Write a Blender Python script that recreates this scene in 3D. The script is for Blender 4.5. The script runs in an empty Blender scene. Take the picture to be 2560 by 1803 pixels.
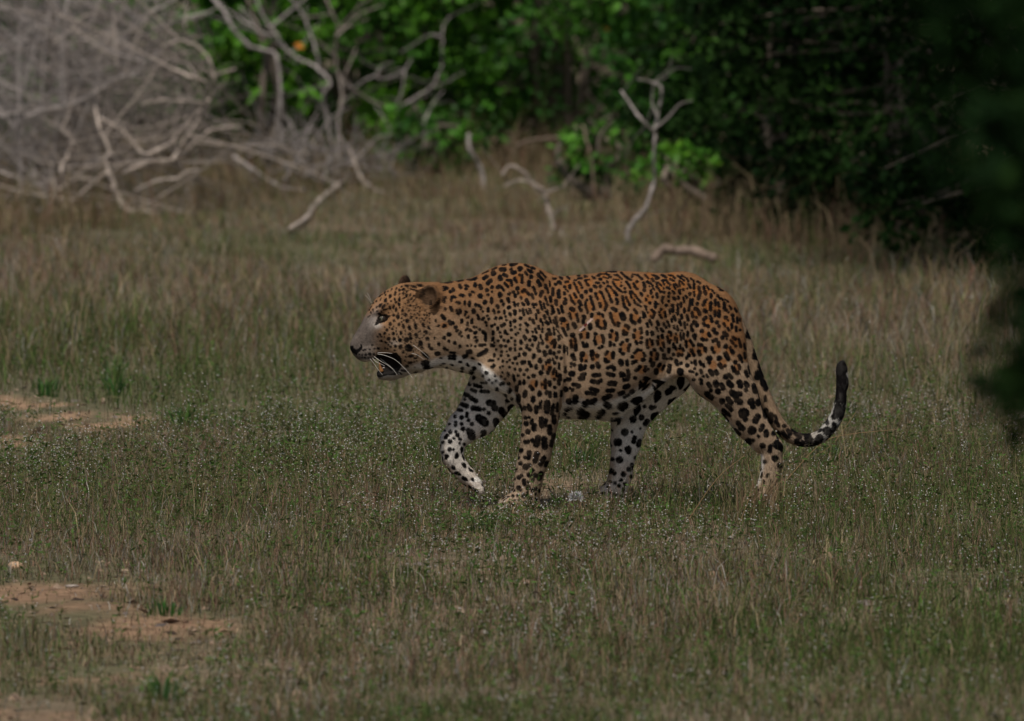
import bpy, math, random
import numpy as np

# ------------------------------------------------------------------ camera, sky, sun, exposure
SC = bpy.context.scene
COL = SC.collection
CAM_D, CAM_H, PITCH, LENS = 34.0, 2.3, math.radians(3.12), 400.0
PW, PH = 2560.0, 1803.0
FPX = LENS / 36.0 * PW

cam_data = bpy.data.cameras.new('camera')
cam_data.lens = LENS
cam_data.sensor_width = 36.0
cam_data.clip_end = 3000.0
cam_data.dof.use_dof = True
cam_data.dof.focus_distance = 33.95
cam_data.dof.aperture_fstop = 7.4
cam = bpy.data.objects.new('camera', cam_data)
cam.location = (0, -CAM_D, CAM_H)
cam.rotation_euler = (math.pi / 2 - PITCH, 0, 0)
COL.objects.link(cam)
SC.camera = cam

SUN_EL, SUN_AZ = math.radians(60), math.radians(192)      # azimuth measured clockwise from +Y
world = bpy.data.worlds.new('World')
SC.world = world
world.use_nodes = True
wn = world.node_tree.nodes
sky = wn.new('ShaderNodeTexSky')
sky.sky_type = 'NISHITA'
sky.sun_disc = False
sky.sun_elevation = SUN_EL
sky.sun_rotation = SUN_AZ
sky.dust_density = 3.0
wn['Background'].inputs['Strength'].default_value = 0.05
world.node_tree.links.new(sky.outputs[0], wn['Background'].inputs['Color'])

sun_data = bpy.data.lights.new('sun', 'SUN')
sun_data.energy = 2.3
sun_data.angle = math.radians(5)
sun_data.color = (1.0, 0.92, 0.80)
sun = bpy.data.objects.new('sun', sun_data)
sdir = np.array([math.sin(SUN_AZ) * math.cos(SUN_EL), math.cos(SUN_AZ) * math.cos(SUN_EL), math.sin(SUN_EL)])
from mathutils import Vector
sun.rotation_euler = Vector(sdir).to_track_quat('Z', 'Y').to_euler()
sun.location = (0, 0, 30)
COL.objects.link(sun)

SC.view_settings.view_transform = 'Standard'
SC.view_settings.look = 'None'
SC.view_settings.exposure = 0.42
SC.view_settings.gamma = 1.0
SC.render.engine = 'CYCLES'
SC.cycles.max_bounces = 6
SC.cycles.diffuse_bounces = 3
SC.cycles.transmission_bounces = 4
SC.cycles.transparent_max_bounces = 8
SC.cycles.use_denoising = True

# ------------------------------------------------------------------ helpers
rng = np.random.default_rng(7)
CT, ST = math.cos(PITCH), math.sin(PITCH)

def P(px, py, Y):
    """photo pixel + depth Y -> world point"""
    px = np.asarray(px, float); py = np.asarray(py, float); Y = np.asarray(Y, float)
    a = (px - PW / 2) / FPX; b = (PH / 2 - py) / FPX
    dy = CT + b * ST; dz = -ST + b * CT
    t = (Y + CAM_D) / dy
    return np.stack(np.broadcast_arrays(a * t, Y, CAM_H + dz * t), -1)

def PIX(p):
    d = np.asarray(p, float) - np.array([0, -CAM_D, CAM_H])
    zf = d[..., 1] * CT - d[..., 2] * ST
    yu = d[..., 1] * ST + d[..., 2] * CT
    return PW / 2 + FPX * d[..., 0] / zf, PH / 2 - FPX * yu / zf

def MPP(Y):                       # metres per photo pixel at depth Y
    return (Y + CAM_D) / FPX

def ground_pt(px, py):
    """photo pixel -> point on the flat ground z=0"""
    b = (PH / 2 - np.asarray(py, float)) / FPX
    dy = CT + b * ST; dz = -ST + b * CT
    t = -CAM_H / dz
    return (np.asarray(px, float) - PW / 2) / FPX * t, t * dy - CAM_D

def new_mesh(name, verts, faces, col=None, smooth=True):
    """verts (n,3); faces: list of (m,k) int arrays; col (n,3|4) linear"""
    verts = np.ascontiguousarray(verts, np.float32)
    if isinstance(faces, np.ndarray): faces = [faces]
    faces = [np.ascontiguousarray(f, np.int32) for f in faces if len(f)]
    me = bpy.data.meshes.new(name)
    me.vertices.add(len(verts)); me.vertices.foreach_set('co', verts.ravel())
    nl = sum(f.size for f in faces); npoly = sum(len(f) for f in faces)
    me.loops.add(nl); me.polygons.add(npoly)
    me.loops.foreach_set('vertex_index', np.concatenate([f.ravel() for f in faces]))
    sizes = np.concatenate([np.full(len(f), f.shape[1], np.int32) for f in faces])
    starts = np.concatenate([[0], np.cumsum(sizes)[:-1]]).astype(np.int32)
    me.polygons.foreach_set('loop_start', starts)
    me.polygons.foreach_set('use_smooth', np.full(npoly, smooth, bool))
    if col is not None:
        c = np.ones((len(verts), 4), np.float32); c[:, :3] = np.asarray(col, np.float32)[:, :3]
        at = me.attributes.new('Col', 'FLOAT_COLOR', 'POINT')
        at.data.foreach_set('color', c.ravel())
    me.update(calc_edges=True)
    me.validate()
    return me

def link(name, me, mat=None, parent=None):
    o = bpy.data.objects.new(name, me)
    COL.objects.link(o)
    if mat is not None and me is not None: me.materials.append(mat)
    if parent is not None: o.parent = parent
    return o

def empty(name, loc=(0, 0, 0)):
    o = bpy.data.objects.new(name, None)
    o.empty_display_size = 0.1
    o.location = loc
    COL.objects.link(o)
    return o

def tag(o, label=None, cat=None, group=None, kind=None):
    if label: o['label'] = label
    if cat: o['category'] = cat
    if group: o['group'] = group
    if kind: o['kind'] = kind
    return o

class MB:
    """collects numpy pieces into one mesh, relative to an origin"""
    def __init__(self): self.v = []; self.f = {}; self.c = []; self.n = 0
    def add(self, v, faces, col):
        v = np.asarray(v, float)
        if not isinstance(faces, list): faces = [faces]
        for f in faces:
            f = np.asarray(f, int)
            self.f.setdefault(f.shape[1], []).append(f + self.n)
        c = np.asarray(col, float)
        if c.ndim == 1: c = np.broadcast_to(c, (len(v), 3))
        self.v.append(v); self.c.append(c); self.n += len(v)
    def build(self, name, mat, parent=None, smooth=True):
        v = np.concatenate(self.v)
        if parent is not None: v = v - np.array(parent.location)[None] if parent.parent is None else v - np.array(parent.parent.location)[None]
        me = new_mesh(name, v, [np.concatenate(x) for x in self.f.values()], np.concatenate(self.c), smooth)
        return link(name, me, mat, parent)

def tube_geo(pts, rad, ns=6, cap=True):
    pts = np.asarray(pts, float); n = len(pts); rad = np.broadcast_to(np.asarray(rad, float), (n,))
    tang = np.gradient(pts, axis=0); tang /= np.linalg.norm(tang, axis=1, keepdims=True) + 1e-12
    up = np.array([0, 0, 1.0]) if abs(tang[:, 2]).mean() < 0.8 else np.array([0, 1.0, 0])
    s = np.cross(tang, up); s /= np.linalg.norm(s, axis=1, keepdims=True) + 1e-12
    b = np.cross(s, tang)
    ang = np.arange(ns) / ns * 2 * math.pi
    v = (pts[:, None] + rad[:, None, None] * (np.cos(ang)[None, :, None] * s[:, None] + np.sin(ang)[None, :, None] * b[:, None])).reshape(-1, 3)
    i = np.arange(n - 1)[:, None] * ns; j = np.arange(ns)[None]; j2 = (j + 1) % ns
    q = np.stack([i + j, i + j2, i + ns + j2, i + ns + j], -1).reshape(-1, 4)
    fs = [q]
    if cap:
        fs.append(np.array([list(range(ns))[::-1], [(n - 1) * ns + k for k in range(ns)]]))
    return v, fs

def smooth_path(pts, m=6):
    """Catmull-Rom resample of control points (any width of rows)"""
    p = np.asarray(pts, float)
    p = np.concatenate([2 * p[:1] - p[1:2], p, 2 * p[-1:] - p[-2:-1]])
    out = []
    t = np.linspace(0, 1, m, endpoint=False)[:, None]
    for i in range(1, len(p) - 2):
        a, b, c, d = p[i - 1], p[i], p[i + 1], p[i + 2]
        out.append(0.5 * (2 * b + (c - a) * t + (2 * a - 5 * b + 4 * c - d) * t ** 2 + (3 * b - a - 3 * c + d) * t ** 3))
    out.append(p[-2][None])
    return np.concatenate(out)

def vnoise(x, y, seed=0):
    """smooth 2-D value noise 0..1"""
    xi = np.floor(x).astype(np.int64); yi = np.floor(y).astype(np.int64)
    fx = x - xi; fy = y - yi
    fx = fx * fx * (3 - 2 * fx); fy = fy * fy * (3 - 2 * fy)
    def h(a, b):
        n = (a * 374761393 + b * 668265263 + seed * 974634777) & 0x7fffffff
        n = ((n ^ (n >> 13)) * 1274126177) & 0x7fffffff
        return ((n ^ (n >> 16)) & 0xffff) / 65535.0
    return (h(xi, yi) * (1 - fx) + h(xi + 1, yi) * fx) * (1 - fy) + (h(xi, yi + 1) * (1 - fx) + h(xi + 1, yi + 1) * fx) * fy

def fbm(x, y, seed=0, o=3):
    s = 0; a = 0.5
    for k in range(o):
        s = s + a * vnoise(x * 2 ** k, y * 2 ** k, seed + k); a *= 0.5
    return s / (1 - 0.5 ** o)

def sstep(a, b, x):
    t = np.clip((x - a) / (b - a), 0, 1); return t * t * (3 - 2 * t)

# ------------------------------------------------------------------ materials (all node based)
def mat_col(name, rough=0.8, spec=0.2, transl=0.0, noise=0.0, nscale=60.0, bump=0.0, sheen=0.0):
    """colour from the Col attribute, broken up by noise; optional leaf translucency"""
    m = bpy.data.materials.new(name); m.use_nodes = True
    nt = m.node_tree; N = nt.nodes; L = nt.links
    b = N['Principled BSDF']; out = N['Material Output']
    b.inputs['Roughness'].default_value = rough
    b.inputs['Specular IOR Level'].default_value = spec
    if sheen: b.inputs['Sheen Weight'].default_value = sheen
    at = N.new('ShaderNodeAttribute'); at.attribute_name = 'Col'
    src = at.outputs['Color']
    if noise or bump:
        tc = N.new('ShaderNodeTexCoord')
        tx = N.new('ShaderNodeTexNoise'); tx.inputs['Scale'].default_value = nscale; tx.inputs['Detail'].default_value = 6
        L.new(tc.outputs['Object'], tx.inputs['Vector'])
    if noise:
        mr = N.new('ShaderNodeMapRange')
        mr.inputs['From Min'].default_value = 0.25; mr.inputs['From Max'].default_value = 0.75
        mr.inputs['To Min'].default_value = 1 - noise; mr.inputs['To Max'].default_value = 1 + noise
        L.new(tx.outputs['Fac'], mr.inputs['Value'])
        mx = N.new('ShaderNodeVectorMath'); mx.operation = 'SCALE'
        L.new(src, mx.inputs[0]); L.new(mr.outputs['Result'], mx.inputs['Scale'])
        src = mx.outputs['Vector']
    L.new(src, b.inputs['Base Color'])
    if bump:
        bp = N.new('ShaderNodeBump'); bp.inputs['Strength'].default_value = bump; bp.inputs['Distance'].default_value = 0.01
        L.new(tx.outputs['Fac'], bp.inputs['Height']); L.new(bp.outputs['Normal'], b.inputs['Normal'])
    if transl:
        tr = N.new('ShaderNodeBsdfTranslucent'); L.new(src, tr.inputs['Color'])
        ms = N.new('ShaderNodeMixShader'); ms.inputs['Fac'].default_value = transl
        L.new(b.outputs[0], ms.inputs[1]); L.new(tr.outputs[0], ms.inputs[2]); L.new(ms.outputs[0], out.inputs['Surface'])
    return m

M_COAT = mat_col('short_spotted_coat', 0.8, 0.05, 0, 0.16, 260.0, 0.25)
M_FUR = mat_col('fur_strands', 0.7, 0.05, 0.0)
M_WET = mat_col('wet_dark_skin', 0.22, 0.5, 0, 0.2, 120.0)
M_EYE = mat_col('glossy_eye', 0.12, 0.35)
M_TOOTH = mat_col('stained_tooth', 0.3, 0.5, 0, 0.2, 200.0)
M_WHISK = mat_col('white_whisker', 0.4, 0.4)
M_GRASS = mat_col('grass_blades', 0.8, 0.05, 0.3)
M_FLOWER = mat_col('small_white_flowers', 0.7, 0.1, 0.25)
M_LEAF = mat_col('green_leaves', 0.5, 0.2, 0.35)
M_LEAF_SHADE = mat_col('shade_dark_leaves', 0.8, 0.03, 0.2)
M_BARK = mat_col('weathered_grey_wood', 0.85, 0.15, 0, 0.35, 35.0, 0.6)
M_STONE = mat_col('dusty_stone', 0.9, 0.1, 0, 0.25, 40.0, 0.6)
M_DRYLEAF = mat_col('withered_leaf', 0.7, 0.15, 0.25)
# ------------------------------------------------------------------ ground
BARE = [(40, 1008, 150, 13, .9), (210, 1045, 190, 16, .95), (30, 1098, 75, 16, .95), (250, 1075, 60, 10, .6), (60, 1490, 190, 26, .95), (230, 1530, 160, 22, .8), (380, 1555, 200, 22, .9), (540, 1552, 90, 12, .95),
        (40, 1735, 150, 30, .9), (80, 1790, 220, 24, .95), (680, 1635, 60, 20, .7), (1385, 1226, 80, 20, .5), (1150, 1420, 190, 22, .55), (590, 1070, 90, 12, .5), (760, 1090, 70, 10, .45), (1290, 1288, 110, 16, .35), (330, 1480, 120, 16, .5), (230, 1640, 330, 50, .5), (470, 1600, 160, 24, .4), (100, 1130, 200, 24, .3), (1000, 1100, 60, 10, .3)]
def bare_mask(x, y):
    u, v = PIX(np.stack([x, y, np.zeros_like(x)], -1))
    m = np.zeros_like(x)
    wob = (fbm(x * 3.1, y * .9, 21) - .5) * 1.1
    for cx, cy, rx, ry, s in BARE:
        q = np.sqrt(((u - cx) / rx) ** 2 + ((v - cy) / ry) ** 2) + wob
        m = np.maximum(m, s * sstep(1.25, .65, q))
    return m
def halo_mask(x, y):
    u, v = PIX(np.stack([x, y, np.zeros_like(x)], -1))
    m = np.zeros_like(x)
    for cx, cy, rx, ry, s in BARE:
        q = np.sqrt(((u - cx) / (rx * 1.1)) ** 2 + ((v - cy - ry * .9) / (ry * 2.0)) ** 2)
        m = np.maximum(m, s * sstep(1.3, .7, q))
    return m
def gz(x, y):
    x = np.asarray(x, float); y = np.asarray(y, float)
    far = sstep(.5, 2.5, np.hypot(x * .8, y))
    return far * ((fbm(x * .35 + 9, y * .2 + 3, 5) - .5) * .16 + (fbm(x * 2.1, y * 1.3, 8) - .5) * .035)
def axis(lo, hi, step, far_lo, far_hi):
    a = [lo]; s = step
    while a[0] > far_lo: s *= 1.5; a.insert(0, max(a[0] - s, far_lo))
    a += list(np.arange(lo + step, hi, step)); s = step
    while a[-1] < far_hi: s *= 1.5; a.append(min(a[-1] + s, far_hi))
    return np.array(a)
ax_, ay_ = axis(-4, 4, .06, -900, 900), axis(-10, 26, .1, -200, 1500)
gxx, gyy = np.meshgrid(ax_, ay_, indexing='ij')
X_, Y_ = gxx.ravel(), gyy.ravel()
zz = gz(X_, Y_)
bm = bare_mask(X_, Y_)
litter = np.array([.115, .088, .062]) + fbm(X_ * 1.7, Y_ * 1.1, 31)[:, None] * np.array([.05, .05, .03])
moss = np.array([.07, .085, .035])
gmix = sstep(.4, .65, fbm(X_ * .8, Y_ * .4, 33))
gcol = litter + (moss - litter) * (gmix * .5)[:, None]
sand = np.array([.235, .150, .095]) * (1 + .45 * sstep(2, 4.5, Y_))[:, None] * (.75 + .5 * fbm(X_ * 5, Y_ * 2.5, 41))[:, None]
gcol = gcol + (sand - gcol) * (bm * (.08 + .92 * sstep(.42, .60, fbm(X_ * 4.3, Y_ * 1.9, 43))))[:, None]
nx_, ny_ = len(ax_), len(ay_)
ii = (np.arange(nx_ - 1)[:, None] * ny_ + np.arange(ny_ - 1)[None]).ravel()
gq = np.stack([ii, ii + ny_, ii + ny_ + 1, ii + 1], 1)
M_SOIL = mat_col('dry_soil_and_litter', 0.95, 0.1, 0, 0.45, 22.0, 1.0)
tag(link('ground', new_mesh('ground', np.stack([X_, Y_, zz], 1), gq, gcol), M_SOIL), kind='structure')

# ------------------------------------------------------------------ grass: blades as real geometry
def wedge(n, d0, d1, extra=.55, dens=None):
    """points on the ground inside the camera's view (and a margin), uniform per square metre"""
    D = np.sqrt(rng.uniform(d0 ** 2, d1 ** 2, n))
    x = rng.uniform(-1, 1, n) * (D * PW / FPX / 2 + extra)
    return x, D - CAM_D
def blades(x, y, h, lean, wid, col, tipcol, az=None):
    n = len(x)
    z = gz(x, y)
    base = np.stack([x, y, z - .004], 1)
    az = rng.uniform(0, 2 * math.pi, n) if az is None else az
    ld = np.stack([np.cos(az), np.sin(az), np.zeros(n)], 1)
    wa = rng.uniform(0, math.pi, n)
    sd = np.stack([np.cos(wa), np.sin(wa) * .5, np.zeros(n)], 1) * (wid * .5)[:, None]
    mid = base + ld * (lean * h * .32)[:, None]; mid[:, 2] += h * .58
    tip = base + ld * (lean * h)[:, None]; tip[:, 2] += h * (1 - .28 * lean)
    v = np.stack([base - sd, base + sd, mid + sd * .8, mid - sd * .8, tip], 1).reshape(-1, 3)
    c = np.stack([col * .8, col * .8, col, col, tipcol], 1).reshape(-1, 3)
    b0 = np.arange(n)[:, None] * 5
    return v, [b0 + np.array([[0, 1, 2, 3]]), b0 + np.array([[3, 2, 4]])], c
GREEN = np.array([.058, .112, .025]); OLIVE = np.array([.108, .116, .044]); TAN = np.array([.265, .208, .130]); RUST = np.array([.185, .105, .078]); GREY = np.array([.25, .24, .215]); DEEP = np.array([.035, .070, .022])
def grass_palette(x, y, n):
    u, v = PIX(np.stack([x, y, np.zeros_like(x)], -1))
    dry = fbm(x * .9 + 4, y * .35, 51)
    # dry upper meadow, greener strip to the left of the animal and in front
    green_bias = .22 * np.exp(-(((u - 450) / 520) ** 2 + ((v - 960) / 150) ** 2)) + .46 * sstep(1300, 1600, v) + .15 * np.exp(-(((u - 1150) / 300) ** 2 + ((v - 1400) / 90) ** 2))
    dryness = np.clip(.52 + (dry - .5) * 1.9 - green_bias, .06, .92)
    r = rng.random(n)
    k = rng.random(n)[:, None]
    cg = np.where(k < .45, GREEN, np.where(k < .85, OLIVE, DEEP))
    cd = np.where(k < .36, TAN, np.where(k < .68, RUST, np.where(k < .88, GREY, OLIVE)))
    c = np.where((r < dryness)[:, None], cd, cg)
    return c * np.clip(rng.gamma(5, .2, n), .3, 2.2)[:, None], dryness
def grass_field(name, n, d0, d1, hmul, wmul):
    x, y = wedge(n, d0, d1)
    clump = np.clip(.5 + 1.5 * (fbm(x * 3.4, y * 2.0, 61) - .5), 0.02, 1)
    keep = rng.random(n) < (1 - .70 * bare_mask(x, y)) * (.35 + 1.1 * clump)
    x, y, clump = x[keep], y[keep], clump[keep]; n = len(x)
    c, dr = grass_palette(x, y, n)
    h = hmul * rng.gamma(3.2, .3125, n) * (.45 + 1.1 * clump) * (1 - .72 * halo_mask(x, y))
    h = h * (1 - .62 * sstep(9, 18, y)) * (.68 + .32 * sstep(4.5, 11, y))
    if d0 > 38: wmul = wmul * (.62 + .38 * sstep(4.5, 12, y))
    tall = rng.random(n) < .09
    c = np.where((tall & (rng.random(n) < .7))[:, None], np.where(rng.random(n)[:, None] < .6, TAN, RUST) * rng.uniform(.7, 1.2, n)[:, None], c)
    h = np.where(tall, h * np.where(y > 4, 1.45, 1.9), h)
    lean = rng.uniform(.1, 1.15, n) ** 1.2
    w = wmul * rng.uniform(.6, 1.3, n) * np.where(tall, .7, 1)
    v, f, cc = blades(x, y, h, lean, w, c, np.clip(c * 1.25, 0, .5))
    tag(link(name, new_mesh(name, v, f, cc), M_GRASS), 'mixed green and dry grass covering the meadow', 'grass', kind='stuff')
    return n
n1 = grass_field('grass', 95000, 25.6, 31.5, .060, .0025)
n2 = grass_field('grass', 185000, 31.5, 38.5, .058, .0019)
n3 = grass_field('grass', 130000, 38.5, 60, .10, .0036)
print('blades', n1, n2, n3)
# rank dry grass climbing unevenly into the foot of the bushes
def edge_grass(n):
    x, y = wedge(n, 50, 62); u, v = PIX(np.stack([x, y, np.zeros_like(x)], -1))
    edge = np.interp(u, [0, 600, 900, 1300, 1700, 2050, 2560], [560, 520, 470, 520, 560, 610, 690])
    cl = fbm(x * 2.2, y * 1.1, 67)
    k = (v < edge + 40) & (rng.random(n) < sstep(.35, .62, cl) * .95 + .05)
    x, y, cl, v, edge = x[k], y[k], cl[k], v[k], edge[k]; n = len(x)
    c = np.where(rng.random(n)[:, None] < .5, TAN, np.where(rng.random(n)[:, None] < .5, OLIVE, RUST)) * rng.uniform(.6, 1.2, n)[:, None]
    h = rng.gamma(4, .045, n) * (.4 + .9 * cl)
    vv, f, cc = blades(x, y, h, rng.uniform(.1, .9, n), rng.uniform(.003, .006, n), c, c * 1.2)
    tag(link('grass', new_mesh('grass', vv, f, cc), M_GRASS), 'rank dry grass along the foot of the bushes', 'grass', kind='stuff')
edge_grass(42000)

def leaf_geo(pos, axis, nrm, length, width):
    """folded leaf: base, mid, tip, two sides"""
    axis = axis / (np.linalg.norm(axis, axis=1, keepdims=True) + 1e-9)
    s = np.cross(axis, nrm); s /= np.linalg.norm(s, axis=1, keepdims=True) + 1e-9
    nn = np.cross(s, axis)
    L = length[:, None]; W = width[:, None]
    v = np.stack([pos, pos + axis * L * .5 - nn * W * .18, pos + axis * L - nn * W * .12, pos + axis * L * .45 + s * W * .5, pos + axis * L * .45 - s * W * .5], 1).reshape(-1, 3)
    b0 = np.arange(len(pos))[:, None] * 5
    return v, np.concatenate([b0 + np.array([[0, 3, 2, 1]]), b0 + np.array([[0, 1, 2, 4]])])
# small herbs with stacked white flower heads
def herbs(n, d0, d1, size, nb):
    x, y = wedge(n, d0, d1)
    u, v = PIX(np.stack([x, y, np.zeros_like(x)], -1))
    pr = (.3 + .7 * sstep(.4, .68, fbm(x * 1.1 + 3, y * .8, 71))) * (1 - bare_mask(x, y)) * (.4 + .6 * np.exp(-((v - 1200) / 300) ** 2))
    k = rng.random(n) < pr
    x, y = x[k], y[k]; n = len(x)
    h = rng.gamma(6, .019, n) * (1 - .5 * halo_mask(x, y))
    az = rng.uniform(0, 6.28, n); lean = rng.uniform(.0, .35, n)
    col = OLIVE * rng.uniform(.7, 1.2, n)[:, None]
    sv, sf, sc = blades(x, y, h, lean, np.full(n, .0022), col, col, az)
    flw = rng.random(n) < .75 * sstep(.35, .6, fbm(x * 1.9 + 7, y * 1.2, 73)) + .12
    t = np.linspace(.45, 1.0, nb)[None, :] + rng.uniform(-.03, .03, (n, nb))
    bx = x[:, None] + np.cos(az)[:, None] * lean[:, None] * h[:, None] * t ** 1.8
    by = y[:, None] + np.sin(az)[:, None] * lean[:, None] * h[:, None] * t ** 1.8
    bz = gz(x, y)[:, None] + h[:, None] * t * (1 - .28 * lean[:, None] * t)
    B = np.stack([bx, by, bz], -1).reshape(-1, 3)
    B += rng.normal(0, .0022, B.shape)
    m = len(B); r = size * rng.uniform(.55, 1.2, m) * np.where(np.repeat(flw, nb), 1, .35)
    o = np.array([[1, 0, -.3], [-.5, .87, -.3], [-.5, -.87, -.3], [0, 0, .8]])
    v = (B[:, None] + o[None] * r[:, None, None]).reshape(-1, 3)
    b0 = np.arange(m)[:, None] * 4
    f = np.concatenate([b0 + np.array([[0, 1, 3]]), b0 + np.array([[1, 2, 3]]), b0 + np.array([[2, 0, 3]])])
    wc = np.where(rng.random(m)[:, None] < .72, np.array([.52, .51, .51]), np.array([.30, .27, .19])) * rng.uniform(.6, 1.1, m)[:, None]
    mb = MB(); mb.add(sv, sf, sc); mb.add(v, f, np.repeat(wc, 4, 0))
    nl = 6                                                        # small leaves up the stems
    t = rng.uniform(.12, .75, (n, nl))
    L = np.stack([x[:, None] + np.cos(az)[:, None] * lean[:, None] * h[:, None] * t ** 1.8, y[:, None] + np.sin(az)[:, None] * lean[:, None] * h[:, None] * t ** 1.8, gz(x, y)[:, None] + h[:, None] * t], -1).reshape(-1, 3)
    d = rng.normal(0, 1, L.shape); d[:, 2] = np.abs(d[:, 2]) * .5; nr = rng.normal(0, .5, L.shape); nr[:, 2] += 1
    ll = rng.uniform(.012, .026, len(L))
    lv, lf = leaf_geo(L, d, nr, ll, ll * .32)
    lc = np.where(rng.random(len(L))[:, None] < .75, GREEN, OLIVE) * rng.uniform(.6, 1.5, len(L))[:, None]
    mb.add(lv, lf, np.repeat(lc, 5, 0))
    tag(mb.build('flowering_herbs', M_FLOWER), 'tiny white flower spikes scattered through the grass', 'wildflowers', kind='stuff')
    return n
print('herbs', herbs(6500, 26, 31.5, .0030, 4), herbs(12000, 31.5, 38.5, .0028, 5), herbs(4000, 38.5, 47, .0032, 2))
print('tris so far', sum(sum(len(p.vertices) - 2 for p in me.polygons[:1]) * len(me.polygons) for me in bpy.data.meshes))

# dead flakes, twig ends and grit lying on the soil
def litter_scatter(n):
    x, y = wedge(n, 25.6, 42); k = rng.random(n) < .35 + .65 * bare_mask(x, y); x, y = x[k], y[k]; n = len(x)
    pos = np.stack([x, y, gz(x, y) + .003], 1)
    d = rng.normal(0, 1, (n, 3)); d[:, 2] *= .25; nr = rng.normal(0, .35, (n, 3)); nr[:, 2] += 1
    L = rng.gamma(3, .007, n) + .006
    v, f = leaf_geo(pos, d, nr, L, L * rng.uniform(.12, .6, n))
    pal = np.array([[.16, .10, .07], [.27, .19, .13], [.09, .065, .05], [.34, .26, .19], [.20, .17, .16]])
    c = pal[rng.integers(0, 5, n)] * rng.uniform(.6, 1.2, n)[:, None]
    mb = MB(); mb.add(v, f, np.repeat(c, 5, 0))
    m = 2500; x, y = wedge(m, 25.6, 40); r = rng.gamma(2, .0028, m) + .002
    o = np.array([[1, 0, 0], [-.5, .8, 0], [-.5, -.8, 0], [.1, 0, .7]])
    v = (np.stack([x, y, gz(x, y)], 1)[:, None] + o[None] * r[:, None, None]).reshape(-1, 3); b0 = np.arange(m)[:, None] * 4
    mb.add(v, np.concatenate([b0 + np.array([[0, 1, 3]]), b0 + np.array([[1, 2, 3]]), b0 + np.array([[2, 0, 3]])]), np.repeat(np.array([.3, .22, .16]) * rng.uniform(.5, 1.3, m)[:, None], 4, 0))
    tag(mb.build('leaf_litter', M_DRYLEAF), 'brown flakes and grit littering the soil between grass', 'litter', kind='stuff')
litter_scatter(16000)

# ------------------------------------------------------------------ leaves and shrubs
def leaf_cluster(centers, per, spread, size, cols, up=.9):
    n = len(centers) * per
    c = np.repeat(centers, per, 0)
    d = rng.normal(0, 1, (n, 3)); d /= np.linalg.norm(d, axis=1, keepdims=True)
    pos = c + d * (rng.random(n) ** .5 * spread)[:, None] * np.array([1, 1, .7])
    ax = d + rng.normal(0, .6, (n, 3)); ax[:, 2] -= .15
    nr = rng.normal(0, .55, (n, 3)); nr[:, 2] += up; nr[:, 1] -= .35
    L = size * rng.uniform(.6, 1.25, n)
    v, f = leaf_geo(pos, ax, nr, L, L * rng.uniform(.5, .7, n))
    ci = np.repeat(cols[rng.integers(0, len(cols), len(centers))] * rng.uniform(.45, 1.5, len(centers))[:, None], per, 0) * rng.uniform(.75, 1.3, n)[:, None]
    return v, f, np.repeat(ci, 5, 0)
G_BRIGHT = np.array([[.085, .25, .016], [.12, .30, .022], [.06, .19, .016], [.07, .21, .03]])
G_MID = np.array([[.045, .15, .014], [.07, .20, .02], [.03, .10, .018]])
G_SHADE = np.array([[.009, .025, .006], [.014, .034, .008], [.007, .019, .006]])  # the thicket's deep shade is put into these leaf tones
BARKC = np.array([.15, .125, .105])
def stem_paths(base, H, spread, ns, wob=.12):
    out = []
    for k in range(ns):
        a = rng.uniform(0, 6.28); s = rng.uniform(.4, 1) * spread
        top = base + np.array([math.cos(a) * s, math.sin(a) * s, H * rng.uniform(.65, 1)])
        m = base + (top - base) * .5 + np.append(rng.normal(0, wob, 2), rng.uniform(0, .2) * H)
        out.append(smooth_path([base + np.append(rng.normal(0, .05, 2), -.05), base + (m - base) * .45 + np.append(rng.normal(0, wob * .5, 2), 0), m, top], 5))
    return out
def shrub(name, label, cat, base, rx, ry, H, ncl, per, lsize, cols, z0=.15, clr=.14, ns=6, group=None):
    """tapered stems, leafy twigs through the crown's volume"""
    base = np.array(base, float)
    root = empty(name, tuple(base)); tag(root, label, cat, group)
    stems = stem_paths(base, H, (rx + ry) * .4, ns)
    mb = MB()
    for p in stems:
        v, f = tube_geo(p, np.linspace(.032, .008, len(p)), 6); mb.add(v, f, BARKC * rng.uniform(.7, 1.2))
    # clusters: shell biased ellipsoid with bumps
    d = rng.normal(0, 1, (ncl, 3)); d /= np.linalg.norm(d, axis=1, keepdims=True)
    r = rng.uniform(.25, 1, ncl) ** .45
    bump = .75 + .5 * fbm(d[:, 0] * 2.2 + base[0] * 3, d[:, 2] * 2.2 + d[:, 1] * 1.3, 81)
    cz = base[2] + z0 + (H - z0) * .5
    cl = np.stack([base[0] + d[:, 0] * r * rx * bump, base[1] + d[:, 1] * r * ry * bump, cz + d[:, 2] * r * (H - z0) * .5 * bump], 1)
    cl = cl[cl[:, 2] > base[2] + .05]
    # twigs to every fifth cluster
    allp = np.concatenate(stems)
    for c in cl[::5]:
        q = allp[np.argmin(((allp - c) ** 2).sum(1) + rng.uniform(0, .05, len(allp)))]
        m = (q + c) / 2 + rng.normal(0, .05, 3)
        v, f = tube_geo(smooth_path([q, m, c], 4), np.linspace(.009, .003, 9), 4); mb.add(v, f, BARKC * rng.uniform(.6, 1.1))
    mb.build('stems', M_BARK, root)
    v, f, c = leaf_cluster(cl, per, clr, lsize, cols)
    mb = MB(); mb.add(v, f, c); tag(mb.build('crown', M_LEAF_SHADE if cols is G_SHADE else M_LEAF, root), kind='stuff')
    return root
def gpt(px, Y, dz=0.0):
    x = float(P(px, 900, Y)[0]); return np.array([x, Y, float(gz(x, Y)) + dz])

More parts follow.
